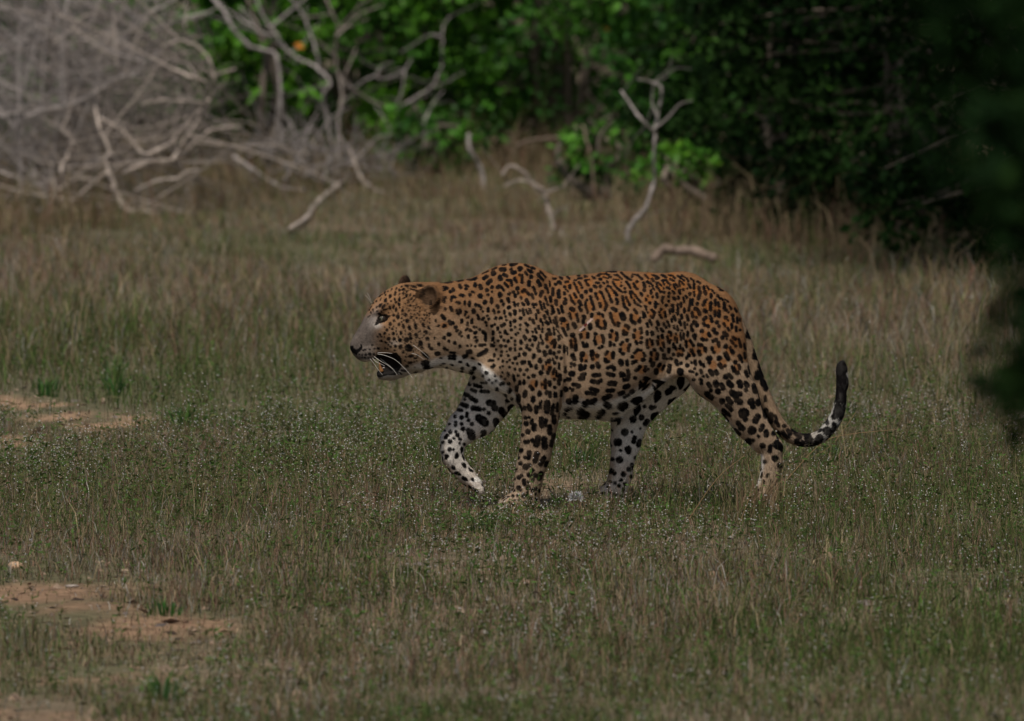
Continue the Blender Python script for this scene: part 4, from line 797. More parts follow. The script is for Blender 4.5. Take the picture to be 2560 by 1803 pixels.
def ell_d(X, Y, Z, c, rx, ry, rz, rot=0.0, yaw=0.0):
    dx, dy, dz = X - c[0], Y - c[1], Z - c[2]
    if yaw:
        dx, dy = dx * math.cos(yaw) + dy * math.sin(yaw), -dx * math.sin(yaw) + dy * math.cos(yaw)
    cr, sr = math.cos(rot), math.sin(rot)
    a = dx * cr + dz * sr; b = -dx * sr + dz * cr
    q = np.sqrt((a / rx) ** 2 + (dy / ry) ** 2 + (b / rz) ** 2)
    return (q - 1) * min(rx, ry, rz)

def add_ell(px, py, Y, rx, ry, rz, rot=0.0, k=0.015, sub=False, yaw=0.0):
    """radii rx, rz in photo pixels, ry in metres; rot degrees in the picture plane (clockwise seen from camera)"""
    c = P(px, py, Y); m = MPP(Y); rx *= m; rz *= m
    R = max(rx, ry, rz) + k + 0.01
    sl, X, Y_, Z = block(c - R, c + R)
    d = ell_d(X, Y_, Z, c, rx, ry, rz, math.radians(-rot), yaw)
    F[sl] = smax(F[sl], -d, k) if sub else smin(F[sl], d, k)

# trunk: px, top, bottom, half-width
TRUNK = [(1040, 716, 905, .070), (1090, 710, 918, .082), (1140, 702, 930, .088), (1190, 695, 944, .098), (1240, 688, 975, .108), (1290, 684, 1016, .118),
         (1340, 688, 1038, .128), (1390, 692, 1047, .136), (1440, 688, 1050, .146), (1490, 683, 1051, .152), (1530, 678, 1044, .153),
         (1580, 679, 1012, .150), (1630, 682, 970, .142), (1680, 685, 930, .132), (1730, 697, 910, .122), (1780, 724, 905, .104), (1825, 762, 880, .074), (1848, 795, 855, .045)]
add_loft(TRUNK, 0.02, None, 2.25)
# neck and shoulder muscle
for s in (-1, 1):
    add_ell(1284, 722, s * 0.042, 92, .036, 64, -4, .026)                       # scapula crest
    add_ell(1300, 850, s * 0.088, 76, .046, 150, -12, .03)                      # shoulder blade mass
    add_ell(1150, 830, s * 0.055, 75, .042, 70, 8, .03)                          # neck muscle
    add_ell(1728, 720, s * 0.05, 55, .040, 34, 25, .03)                          # hip bone
    add_ell(1500, 880, s * 0.115, 120, .045, 120, 0, .04)                        # rib cage
add_ell(1364, 900, -0.112, 50, .050, 135, -7, .008)                             # near triceps, edged by a fold
add_ell(1262, 905, -0.085, 52, .040, 75, 20, .022)                              # near point of shoulder
add_ell(1352, 905, 0.105, 52, .046, 120, -8, .014)
add_ell(1446, 860, -0.205, 30, .066, 150, -6, .03, sub=True)                     # hollow behind the shoulder
add_ell(1672, 850, -0.185, 34, .056, 110, 12, .03, sub=True)                     # hollow before the thigh
# legs: px, py, Y, r, flatten
add_chain('front_near', [(1325, 820, -.098, 78, .55), (1345, 930, -.108, 66, .62), (1350, 1000, -.106, 51, .75), (1351, 1048, -.102, 45, .78), (1345, 1093, -.1, 43, .78),
          (1337, 1137, -.098, 40, .78), (1327, 1170, -.097, 37, .8), (1321, 1202, -.096, 35, .82), (1316, 1232, -.096, 34, .9)], k=0.02)
for dy_, lx in ((-.03, 6), (-.011, -4), (.011, -4), (.03, 6)):
    add_chain('paw', [(1314, 1244, -.096, 28, 1), (1284 + lx, 1253, -.096 + dy_ * .7, 19, .9), (1262 + lx, 1261, -.096 + dy_, 14, .9), (1252 + lx, 1267, -.096 + dy_, 10, .9)], k=0.008)
add_ell(1316, 1258, -.096, 34, .032, 20, 0, .01)
add_chain('front_far', [(1268, 860, .08, 72, .55), (1238, 965, .088, 66, .58), (1218, 1000, .09, 61, .6), (1193, 1041, .09, 53, .64), (1159, 1068, .088, 42, .7), (1134, 1100, .085, 33, .85),
          (1131, 1122, .085, 30, .9), (1133, 1146, .085, 27, .9), (1148, 1170, .086, 24, .95), (1168, 1192, .087, 22, 1)], k=0.02)
for dy_ in (-.025, -.009, .009, .025):
    add_chain('paw', [(1168, 1190, .087, 19, 1), (1189, 1212, .087 + dy_ * .7, 15, .9), (1200, 1226, .087 + dy_, 12, .9), (1202, 1236, .087 + dy_, 9, .9)], k=0.008)
add_chain('hind_near', [(1760, 800, -.062, 90, .55), (1776, 865, -.085, 90, .52), (1796, 928, -.095, 77, .55), (1838, 988, -.098, 57, .6), (1875, 1058, -.096, 42, .66),
          (1908, 1100, -.095, 34, .7), (1928, 1118, -.094, 29, .75), (1930, 1160, -.094, 26, .8), (1921, 1208, -.094, 25, .85), (1906, 1238, -.095, 26, .95)], k=0.016)
for dy_, lx in ((-.028, 5), (-.01, -4), (.01, -4), (.028, 5)):
    add_chain('paw', [(1905, 1240, -.095, 24, 1), (1880 + lx, 1252, -.095 + dy_ * .7, 17, .9), (1862 + lx, 1262, -.095 + dy_, 13, .9)], k=0.008)
add_chain('hind_far', [(1730, 830, .07, 85, .5), (1662, 930, .088, 70, .52), (1596, 1006, .092, 56, .58), (1572, 1056, .09, 45, .65), (1564, 1108, .088, 38, .72), (1557, 1148, .087, 30, .8),
          (1551, 1188, .087, 29, .85), (1543, 1216, .087, 29, .95)], k=0.016)
for dy_, lx in ((-.028, 5), (-.01, -4), (.01, -4), (.028, 5)):
    add_chain('paw', [(1538, 1222, .087, 26, 1), (1512 + lx, 1235, .087 + dy_ * .7, 18, .9), (1494 + lx, 1243, .087 + dy_, 13, .9)], k=0.008)
add_ell(1534, 1240, .087, 34, .032, 16, 0, .01)
# flank fold from belly to knee, sheath
add_chain('fold', [(1548, 1026, -.05, 10), (1600, 988, -.075, 13), (1655, 942, -.09, 15), (1708, 916, -.092, 20)], ys=.7, k=.03)
add_ell(1530, 1040, 0, 26, .02, 13, 10, .02)
# tail
TAIL = [(1828, 795, 0, 24), (1856, 850, 0, 21), (1880, 915, -.004, 19), (1908, 985, -.01, 18), (1940, 1052, -.014, 17.5), (1975, 1090, -.016, 17), (2015, 1101, -.016, 17), (2050, 1092, -.014, 17),
        (2076, 1066, -.012, 17), (2094, 1035, -.01, 16.5), (2102, 1000, -.008, 14.5), (2103, 978, -.006, 13.5), (2106, 962, -.005, 15.5), (2105, 940, -.004, 14.5), (2104, 920, -.002, 14), (2105, 911, 0, 9)]
add_chain('tail', smooth_path(TAIL, 3), ys=1.0, k=.012, kin=.001)
# head
HEADL = [(876, 856, 873, .014), (884, 840, 888, .024), (897, 819, 900, .032), (912, 790, 906, .0375), (930, 759, 902, .042), (950, 736, 894, .053), (975, 720, 892, .066), (1000, 709, 906, .078), (1030, 706, 920, .084),
         (1060, 707, 922, .083), (1095, 710, 916, .076)]
add_loft(HEADL, 0.012, head_yc, 2.0)
def hy(px, off): return float(head_yc(np.array(px))) + off
for s in (-1, 1):
    add_ell(1018, 852, hy(1018, s * .062), 46, .028, 52, 10, .02)                # cheek
    add_ell(1050, 885, hy(1050, s * .055), 50, .028, 40, 10, .02)                # jaw muscle
    add_ell(918, 884, hy(918, s * .028), 24, .019, 20, -6, .01)                  # whisker pad
    add_ell(960, 768, hy(960, s * .045), 30, .016, 11, -28, .012)                # brow
    add_ell(978, 826, hy(978, s * .050), 34, .018, 22, 15, .02)                 # cheek bone
    add_ell(955, 797, hy(955, s * .062), 15, .017, 12, 0, .008, sub=True)        # eye socket
# tongue and palate, then the lower jaw
add_ell(980, 912, hy(980, 0), 36, .015, 34, 0, .006)
add_chain('jaw', [(1040, 902, hy(1040, 0), 32, 1.6), (1005, 918, hy(1005, 0), 22, 1.7), (975, 932, hy(975, 0), 16, 1.6), (956, 936, hy(956, 0), 13, 1.6)], k=.012)
# mouth gape carved from both sides, the tongue and palate left between
def carve_poly(pxs, y_in):
    pts = np.array(pxs, float)
    c = pts.mean(0)
    w = P(pts[:, 0], pts[:, 1], -.06); xz = w[:, [0, 2]]
    lo = np.array([xz[:, 0].min() - .01, -.2, xz[:, 1].min() - .01]); hi = np.array([xz[:, 0].max() + .01, .2, xz[:, 1].max() + .01])
    sl, X, Y, Z = block(lo, hi)
    d = np.full(np.broadcast(X, Z).shape, -1.0, np.float32)
    n = len(xz); cx = xz.mean(0)
    for i in range(n):
        a, b = xz[i], xz[(i + 1) % n]
        e = b - a; nn = np.array([e[1], -e[0]]) / np.hypot(*e)
        if np.dot(nn, cx - a) > 0: nn = -nn
        d = np.maximum(d, (X - a[0]) * nn[0] + (Z - a[1]) * nn[1])
    yc = head_yc(PW / 2 + X / MPP(0))
    dd = smax(d, (y_in - np.abs(Y - yc)) + np.zeros_like(d), .004)
    F[sl] = smax(F[sl], -dd, .005)
carve_poly([(920, 908), (946, 890), (988, 886), (999, 900), (997, 917), (978, 931), (950, 931), (934, 925)], .016)
carve_poly([(915, 911), (928, 903), (944, 904), (948, 928), (934, 931), (922, 926)], -.05)
# ears
def add_ear(px, py, Y, n, up, ra=26, rb=27, th=9):
    c = P(px, py, Y); m = MPP(0); n = np.array(n, float); n /= np.linalg.norm(n)
    up = np.array(up, float); up -= n * (up @ n); up /= np.linalg.norm(up); sd = np.cross(up, n)
    sl, X, Yg, Z = block(c - .06, c + .06)
    dx, dy, dz = X - c[0], Yg - c[1], Z - c[2]
    a = dx * sd[0] + dy * sd[1] + dz * sd[2]; b = dx * up[0] + dy * up[1] + dz * up[2]; h = dx * n[0] + dy * n[1] + dz * n[2]
    q = np.sqrt((a / (ra * m)) ** 2 + (b / (rb * m)) ** 2 + (h / (th * m)) ** 2)
    d = (q - 1) * th * m
    q2 = np.sqrt((a / (ra * .8 * m)) ** 2 + ((b + 2 * m) / (rb * .82 * m)) ** 2 + ((h - 8 * m) / (th * 1.1 * m)) ** 2)
    d = smax(d, -(q2 - 1) * th * m, .003)
    F[sl] = smin(F[sl], d, .006)
    return c, n
EAR_N = add_ear(1074, 740, hy(1060, -.066), (-.55, -.80, .1), (.22, -.2, 1), 28, 30, 10)
EAR_F = add_ear(1010, 712, hy(1010, .058), (-.8, .55, .1), (-.15, .1, 1), 24, 25)

# folds: a groove pressed into the surface along a photo polyline
def groove(path, r, depth, k):
    at = []
    for px, py in smooth_path(path, 8):
        w = P(np.full(len(GY), px), np.full(len(GY), py), GY)
        ix = np.clip(np.searchsorted(GX, w[:, 0]), 0, len(GX) - 1); iz = np.clip(np.searchsorted(GZ, w[:, 2]), 0, len(GZ) - 1)
        ins = np.nonzero(F[ix, np.arange(len(GY)), iz] < 0)[0]
        if len(ins): at.append((px, py, GY[ins[0]]))
    m = MPP(0); y_s = np.convolve(np.pad([a[2] for a in at], 2, 'edge'), np.ones(5) / 5, 'valid')
    for (px, py, _), y in zip(at, y_s): add_ell(px, py, y - (r - depth) * m, r, r * m, r, 0, k, sub=True)
groove([(1366, 705), (1388, 755), (1404, 820), (1417, 880), (1421, 930), (1414, 985), (1401, 1035)], 9, 4.5, .007)
groove([(1690, 740), (1700, 800), (1703, 860), (1699, 910)], 40, 4, .02)
groove([(1160, 780), (1190, 840), (1215, 900)], 34, 2.5, .02)
# ---- surface nets
def surface_nets(F):
    s = F < 0
    nx, ny, nz = F.shape
    cnt = np.zeros((nx - 1, ny - 1, nz - 1), np.uint8)
    for a in (0, 1):
        for b in (0, 1):
            for c in (0, 1):
                cnt += s[a:nx - 1 + a, b:ny - 1 + b, c:nz - 1 + c]
    act = (cnt > 0) & (cnt < 8)
    I = np.argwhere(act)
    idx = np.full(act.shape, -1, np.int32); idx[act] = np.arange(len(I))
    pos = np.zeros((len(I), 3)); num = np.zeros(len(I))
    corners = [(a, b, c) for a in (0, 1) for b in (0, 1) for c in (0, 1)]
    val = {cr: F[I[:, 0] + cr[0], I[:, 1] + cr[1], I[:, 2] + cr[2]].astype(float) for cr in corners}
    for cr in corners:
        for ax in range(3):
            if cr[ax] == 0:
                c2 = list(cr); c2[ax] = 1; c2 = tuple(c2)
                v0, v1 = val[cr], val[c2]
                m = (v0 < 0) != (v1 < 0)
                t = np.where(m, v0 / np.where(m, v0 - v1, 1), 0)
                p = np.tile(np.array(cr, float), (len(I), 1)); p[:, ax] += t
                pos += p * m[:, None]; num += m
    pos = pos / num[:, None] + I
    quads = []
    for ax in range(3):
        o1, o2 = (ax + 1) % 3, (ax + 2) % 3
        sa = [slice(None)] * 3; sb = [slice(None)] * 3
        sa[ax] = slice(0, -1); sb[ax] = slice(1, None)
        ch = s[tuple(sa)] != s[tuple(sb)]
        E = np.argwhere(ch)
        ok = (E[:, o1] > 0) & (E[:, o2] > 0) & (E[:, o1] < F.shape[o1] - 1) & (E[:, o2] < F.shape[o2] - 1)
        E = E[ok]
        inside = s[E[:, 0], E[:, 1], E[:, 2]]
        def cell(d1, d2):
            e = E.copy(); e[:, o1] -= d1; e[:, o2] -= d2
            return idx[e[:, 0], e[:, 1], e[:, 2]]
        q = np.stack([cell(1, 1), cell(0, 1), cell(0, 0), cell(1, 0)], 1)
        q[~inside] = q[~inside][:, ::-1]
        quads.append(q)
    q = np.concatenate(quads)
    q = q[(q >= 0).all(1)]
    return pos, q

bpos, bquad = surface_nets(F)
body_v = np.stack([GX[0] + bpos[:, 0] * GS, GY[0] + bpos[:, 1] * GS, GZ[0] + bpos[:, 2] * GS], 1)
# light Laplacian smoothing
e = np.concatenate([bquad[:, [0, 1]], bquad[:, [1, 2]], bquad[:, [2, 3]], bquad[:, [3, 0]]])
nv = len(body_v)
deg = np.bincount(e[:, 0], minlength=nv) + np.bincount(e[:, 1], minlength=nv)
for it in range(3):
    acc = np.stack([np.bincount(e[:, 0], body_v[e[:, 1], i], nv) + np.bincount(e[:, 1], body_v[e[:, 0], i], nv) for i in range(3)], 1)
    body_v = body_v * 0.4 + 0.6 * acc / np.maximum(deg, 1)[:, None]
fn = np.cross(body_v[bquad[:, 2]] - body_v[bquad[:, 0]], body_v[bquad[:, 3]] - body_v[bquad[:, 1]])
body_n = np.stack([sum(np.bincount(bquad[:, j], fn[:, i], nv) for j in range(4)) for i in range(3)], 1)
body_n /= np.linalg.norm(body_n, axis=1, keepdims=True) + 1e-12
print('leopard verts', nv, 'quads', len(bquad))
del F

# ---- regions and fur direction
def region(p):
    """0 trunk, 1 front_near, 2 front_far, 3 hind_near, 4 hind_far, 5 tail ; flow dir ; u,v"""
    names = {'front_near': 1, 'front_far': 2, 'hind_near': 3, 'hind_far': 4, 'tail': 5}
    best = np.full(len(p), 0.006); reg = np.zeros(len(p), int)
    flow = np.tile(np.array([1.0, 0, -.22]), (len(p), 1))
    tpar = np.zeros(len(p))
    u, v = PIX(np.stack([p[:, 0], np.where(p[:, 1] < 0, p[:, 1], p[:, 1]), p[:, 2]], 1))
    for nm, w, r in CHAINS:
        if nm not in names: continue
        for i in range(len(w) - 1):
            a, b = w[i], w[i + 1]; ab = b - a
            h = np.clip(((p - a) @ ab) / (ab @ ab), 0, 1)
            d = np.linalg.norm(p - a - h[:, None] * ab, axis=1) - (r[i] + (r[i + 1] - r[i]) * h)
            if nm.startswith('front'): lim = 960 if nm == 'front_near' else 935
            elif nm.startswith('hind'): lim = 905
            else: lim = 0
            m = (d < best) & ((v > lim) | (nm == 'tail'))
            if nm == 'tail': m = ((d < best) & ((i > 6) | (u > 1855))) | ((u > 1965) & (d < np.where(reg == 5, best, 1)))
            best[m] = d[m]; reg[m] = names[nm]; flow[m] = ab / np.linalg.norm(ab); tpar[m] = (i + h[m]) / (len(w) - 1)
    low = v > 1205
    reg[low & (u > 1090) & (u < 1236)] = 2; reg[low & (u >= 1236) & (u < 1420)] = 1; reg[low & (u > 1460) & (u < 1610)] = 4; reg[low & (u > 1840) & (u < 1990)] = 3
    # ramp trunk flow into leg flow
    sh = (reg == 0) & (u > 1230) & (u < 1400)
    flow[sh] += np.stack([np.zeros(sh.sum()), np.zeros(sh.sum()), -0.9 * sstep(760, 960, v[sh])], 1)
    hi_ = (reg == 0) & (u > 1700)
    flow[hi_] += np.stack([np.zeros(hi_.sum()), np.zeros(hi_.sum()), -1.1 * sstep(700, 850, v[hi_])], 1)
    hd = u < 1100
    flow[hd] = np.array([1.0, 0, -.05])
    fr = hd & (v > 800) & (u < 1000)
    flow[fr] = np.array([.8, 0, -.5])
    flow /= np.linalg.norm(flow, axis=1, keepdims=True)
    return reg, flow, u, v, tpar

breg, bflow, bu, bv, btp = region(body_v)
def tangents(n, flow):
    t1 = flow - n * (flow * n).sum(-1, keepdims=True)
    t1 = t1 / (np.linalg.norm(t1, axis=-1, keepdims=True) + 1e-9)
    return t1, np.cross(n, t1)

# ---- spots. blob = centre, normal, t1, t2, ra, rb (m), phase ; ros = tawny rosette centres
blobs = []; ros = []
MP = MPP(-.1)
def add_blob(c, n, t1, t2, a, b, oa, ob, rot):
    cr, sr = math.cos(rot), math.sin(rot)
    d1 = t1 * cr + t2 * sr; d2 = -t1 * sr + t2 * cr
    blobs.append((c + t1 * oa + t2 * ob, n, d1, d2, a, b, rng.uniform(0, 6.28)))

# head spots read off the photograph (zoomed crop units, centre x, y, rx, ry, rotation)
HS = [(550,475,15,24,20),(610,445,13,27,15),(660,410,13,20,20),(705,400,16,16,0),(705,447,13,18,0),(495,530,15,22,10),(660,515,13,28,0),(605,515,9,15,0),(655,575,14,18,-30),(745,357,25,12,10),(820,365,38,12,15),
 (900,352,45,12,8),(815,400,45,8,15),(470,600,17,27,35),(490,640,26,8,-15),(545,615,10,23,0),(590,605,11,23,0),(620,640,13,22,0),(695,650,13,18,0),(640,725,20,23,0),(590,705,15,13,0),(730,700,15,18,0),(795,730,14,17,0),
 (750,770,21,20,0),(595,768,14,14,0),(550,808,16,21,0),(655,815,15,16,0),(705,835,13,30,-20),(775,855,17,30,-30),(848,835,16,46,-10),(940,820,14,24,-25),(970,905,20,28,-35),(1005,855,13,27,-30),(1120,830,18,12,0),
 (1090,775,11,18,0),(575,870,13,11,0),(512,880,15,17,0),(585,920,17,17,0),(675,915,14,23,0),(780,935,20,22,-20),(855,947,21,28,-10),(990,985,21,22,-30),(1075,980,8,18,0),(485,920,15,14,0),(530,985,21,20,0),(595,987,16,20,0),
 (665,1002,18,22,0),(740,995,27,27,0),(790,982,19,15,0),(910,1037,26,28,0),(1010,1065,13,29,0),(1035,1105,28,18,20),(1125,1050,16,21,0),(1240,935,30,17,15),(1190,970,20,14,10),(1245,1010,14,10,20),(1315,1035,18,18,0),
 (1375,1075,16,15,0),(770,1095,44,42,0),(670,1080,19,24,0),(610,1075,15,14,0),(705,1145,15,15,0),(925,1095,24,14,0),(1110,1160,32,26,0),(1210,1105,32,18,25),(555,1080,11,11,0),(500,1030,18,12,35),(445,1010,14,9,30),
 (445,960,13,10,30),(600,1125,11,10,0),(520,1105,9,9,0),(490,1100,8,9,0),(795,1190,32,15,0),(850,1215,18,8,-15),(780,1270,27,14,-20),(745,1310,24,15,-15),(710,1362,34,11,8),(850,1385,20,12,-20),(840,1325,9,8,0),
 (655,1395,27,12,15),(960,1275,48,38,-15),(980,1320,38,25,-20),(1020,1350,33,19,-30),(960,1180,62,20,38),(1285,1165,44,16,0),(1285,1210,46,17,5),(1225,1268,30,22,-10),(1222,1322,20,20,0),(1280,1255,18,8,10),(1150,1215,15,7,0),
 (255,1115,9,8,0),(305,1110,12,8,0),(360,1106,15,9,-10),(405,1100,17,10,-10),(335,1060,13,8,0),(230,1122,7,7,0),(185,1175,8,8,0),(215,1175,10,9,0),(260,1173,15,11,0),(305,1168,18,12,0),(350,1168,11,11,0),
 (215,1205,8,6,0),(250,1213,11,7,0),(290,1215,12,6,0),(345,640,8,14,0),(320,675,8,12,0),(430,590,14,24,40),(420,690,14,10,0),(400,960,10,9,20),(430,935,12,9,30),(760,540,12,22,0),(740,470,14,18,0),(1150,545,0,0,0),
 (1190,495,30,18,10),(1180,535,26,16,30),(1285,490,22,20,0),(1275,520,14,26,0),(1320,493,13,13,0),(1205,380,38,18,15),(1190,400,22,16,0),(1265,425,20,18,0),(1300,400,18,28,-25),(1380,365,20,30,-30),(1455,355,28,16,20),(1450,390,18,16,0),
 (1400,470,36,20,10),(1495,463,18,20,0),(1530,428,22,14,10),(1270,620,20,28,0),(1360,670,34,30,0),(1205,635,14,18,0),(1175,720,20,36,-38),(1270,795,34,28,25),(1355,555,32,18,10),(1435,555,16,28,0),(1490,565,18,32,10),(1325,855,30,22,-25),(1340,890,20,22,-30),
 (1450,680,20,34,0),(1395,775,14,20,0),(1540,650,20,24,0),(1465,805,11,25,0),(1520,770,10,26,0),(1230,310,70,14,-5),(1370,290,40,16,-5),(1520,270,62,20,-5),(1560,345,22,30,0),(1620,360,22,42,-25),(1680,260,32,28,0),(1735,305,26,34,30),(1620,470,32,28,0),(1710,450,14,40,0)]
from mathutils.kdtree import KDTree
front = np.nonzero(body_n[:, 1] < 0.3)[0]
bkd = KDTree(len(front))
for k, i in enumerate(front): bkd.insert((bu[i], bv[i], 0), k)
bkd.balance()
def surf_i(px, py, rad=5.0):
    """index of the front-most body vertex at a photo pixel"""
    hit = bkd.find_range((px, py, 0), rad)
    if not hit: return int(front[bkd.find((px, py, 0))[1]])
    return int(front[min((h[1] for h in hit), key=lambda k: body_v[front[k], 1])])
def surf_y(px, py):
    i = surf_i(px, py); return body_v[i], body_n[i]
bt1, bt2 = tangents(body_n, bflow)
CAPS = []                                   # u1, v1, u2, v2, r, depth
ELLS = []                                   # u, v, rx, ry, rot, depth
for (ox, oy, sc), txt in MARKS:
    for s in txt.split(';'):
        q = [float(t) for t in s.split()]
        if len(q) == 3: q = [q[0], q[1], q[0], q[1], q[2]]
        u1, v1, u2, v2, r = ox + q[0] / sc, oy + q[1] / sc, ox + q[2] / sc, oy + q[3] / sc, q[4] / sc
        if ox == 1930: r -= .3
        CAPS.append((u1, v1, u2, v2, r, body_v[surf_i((u1 + u2) / 2, (v1 + v2) / 2), 1]))
for zx, zy, rx, ry, rot in HS:
    u, v = 860 + zx / 4.755, 640 + zy / 4.755
    if rx == 0 or (u > 1200 and v < 780) or (u > 1105 and v > 765): continue
    ELLS.append((u, v, rx / 4.755 * 1.08 + .5, ry / 4.755 * 1.08 + .5, math.radians(rot), body_v[surf_i(u, v), 1]))
for k in range(2600):                        # small dots and streaks between the larger face marks
    u, v = rng.uniform(922, 1075), rng.uniform(712, 905)
    topl = np.interp(u, [920, 931, 950, 974, 997, 1075], [775, 757, 736, 721, 712, 710])
    if v < topl + 2 or (u < 960 and v > 790) or np.hypot((u - 955) / 26, (v - 800) / 17) < 1 or np.hypot(u - 1074, v - 742) < 36 or (v > 872 and u < 1012): continue
    if ELLS and (np.hypot(np.array([q[0] for q in ELLS]) - u, np.array([q[1] for q in ELLS]) - v) < np.array([max(q[2], q[3]) for q in ELLS]) + 3.6).any(): continue
    fo = v < topl + 45
    ELLS.append((u, v, rng.uniform(1.3, 2.4), rng.uniform(2.4, 4.2) if fo else rng.uniform(1.5, 3.0), math.radians(rng.uniform(20, 60) if fo else rng.uniform(-30, 30)), body_v[surf_i(u, v), 1]))
HEART = [(ox + float(s.split()[0]) / sc, oy + float(s.split()[1]) / sc) for (ox, oy, sc), txt in HEARTS for s in txt.split(';')]
CAPA = np.array(CAPS); ELLA = np.array(ELLS)
def near_mark(u, v, pad):
    a = CAPA
    t = np.clip(((u - a[:, 0]) * (a[:, 2] - a[:, 0]) + (v - a[:, 1]) * (a[:, 3] - a[:, 1])) / ((a[:, 2] - a[:, 0]) ** 2 + (a[:, 3] - a[:, 1]) ** 2 + 1e-6), 0, 1)
    d = np.hypot(u - a[:, 0] - t * (a[:, 2] - a[:, 0]), v - a[:, 1] - t * (a[:, 3] - a[:, 1])) - a[:, 4]
    if (d < pad).any(): return True
    return bool((np.hypot(u - ELLA[:, 0], v - ELLA[:, 1]) < np.maximum(ELLA[:, 2], ELLA[:, 3]) + pad).any())

def spacing(reg, u, v, ny):
    """spot spacing in photo px and style"""
    s = np.full(len(u), 30.0)
    tr = reg == 0
    s = np.where(tr & (u > 1380), 41 + 6 * sstep(700, 900, v), s)
    s = np.where(tr & (u <= 1380), 25 + 5 * sstep(1180, 1380, u), s)
    s = np.where(tr & (u <= 1380) & (v > 930), 27, s)
    s = np.where(tr & (u > 1640) & (u < 1760) & (v < 920), 33, s)
    s = np.where((reg == 1), np.where(v > 1225, 15, 33), s)
    s = np.where((reg == 2), np.where(v > 1090, 21, 33), s)
    s = np.where((reg == 3), np.where(v > 1180, 18, 41), s)
    s = np.where((reg == 4), np.where(v > 1200, 17, 38), s)
    s = np.where(reg == 5, 33, s)
    return s

order = rng.permutation(nv)[:110000]
acc_p = np.zeros((4000, 3)); acc_s = np.zeros(4000); na = 0
sp_all = spacing(breg, bu, bv, body_n[:, 1]) * MP
PACK = .84
sel = []
for i in order:
    u, v = bu[i], bv[i]
    back = body_n[i, 1] > .1
    if breg[i] == 0 and (back or u < 1105): continue            # trunk marks are mirrored from the near side
    if breg[i] == 5 and btp[i] > 0.86: continue
    p = body_v[i]; s_ = sp_all[i]
    dd = np.sqrt(((acc_p[:na] - p) ** 2).sum(1))
    if na and (dd < PACK * 0.5 * (s_ + acc_s[:na])).any(): continue
    if not back and near_mark(u, v, .42 * s_ / MP): continue
    acc_p[na] = p; acc_s[na] = s_; na += 1; sel.append(i)
print('spots', na)
for i in sel:
    p, n, t1, t2 = body_v[i], body_n[i], bt1[i], bt2[i]
    r, u, v, s_ = breg[i], bu[i], bv[i], sp_all[i]
    g = rng.uniform
    if r == 0 and u > 1370 and v < 985:                     # rosettes of the flank
        t1, t2 = -np.cross(n, t1), t1                       # long axis across the body
        Ra, Rb = s_ * g(.36, .44), s_ * g(.24, .31)
        if v < 740: Ra *= .95; Rb *= .85
        nb = int(rng.choice([2, 3, 3, 4])); ph = g(0, 6.28)
        for kk in range(nb):
            th = ph + (kk + g(-.18, .18)) * 6.28 / nb * .95
            arc = math.pi * (Ra + Rb) / nb * g(.38, .48)
            x_, y_ = Ra * math.cos(th) * .82, Rb * math.sin(th) * .9
            tangent = math.atan2(Rb * math.cos(th), -Ra * math.sin(th))
            add_blob(p, n, t1, t2, arc, s_ * g(.115, .155), x_, y_, tangent)
        if v > 900 and rng.random() < .5: add_blob(p, n, t1, t2, Ra * .6, Rb * .7, 0, 0, g(-.4, .4))
        ros.append((p, n, t1, t2, Ra * 1.0, Rb * 1.0))
    elif r == 0 and u > 1370:                               # belly blotches
        add_blob(p, n, t1, t2, s_ * g(.4, .55), s_ * g(.24, .32), 0, 0, g(-.5, .3))
        if rng.random() < .5: add_blob(p, n, t1, t2, s_ * g(.2, .3), s_ * g(.16, .22), s_ * g(-.3, .3), s_ * g(-.2, .2), g(0, 3))
    elif r == 0:                                            # neck, shoulder
        small = .8 if v > 800 else 1.0
        k_ = rng.random()
        add_blob(p, n, t1, t2, s_ * g(.24, .34) * small, s_ * g(.2, .27) * small, 0, 0, g(-.7, .7))
        if k_ < .55:
            add_blob(p, n, t1, t2, s_ * g(.17, .26) * small, s_ * g(.15, .2) * small, s_ * g(-.32, .32), s_ * g(-.3, .3), g(0, 3))
        if k_ < .2 and v < 820: ros.append((p, n, t1, t2, s_ * .5, s_ * .4))
    elif r in (3,) and v < 1060:
        t = g(-.4, .4)
        if rng.random() < .6:
            for sg in (-1, 1): add_blob(p, n, t1, t2, s_ * g(.27, .36), s_ * g(.12, .18), s_ * g(-.08, .08), sg * s_ * g(.15, .19), t)
            add_blob(p, n, t1, t2, s_ * .17, s_ * .2, s_ * g(.18, .26), 0, t)
            ros.append((p, n, t1, t2, s_ * .38, s_ * .3))
        else:
            add_blob(p, n, t1, t2, s_ * g(.36, .44), s_ * g(.26, .32), 0, 0, t)
    elif r == 5:
        add_blob(p, n, t1, t2, s_ * g(.42, .52), s_ * g(.38, .46), 0, 0, g(-.3, .3))
    else:
        add_blob(p, n, t1, t2, s_ * g(.34, .46), s_ * g(.24, .32), 0, 0, g(-.4, .4))
        if rng.random() < .55:
            add_blob(p, n, t1, t2, s_ * g(.2, .28), s_ * g(.17, .23), s_ * g(-.3, .3), s_ * g(-.25, .25), g(0, 3))

def poly_in(u, v, poly):
    poly = np.array(poly, float); n = len(poly); ins = np.zeros(len(u), bool)
    j = n - 1
    for i in range(n):
        xi, yi = poly[i]; xj, yj = poly[j]
        c = ((yi > v) != (yj > v)) & (u < (xj - xi) * (v - yi) / (yj - yi + 1e-12) + xi)
        ins ^= c; j = i
    return ins

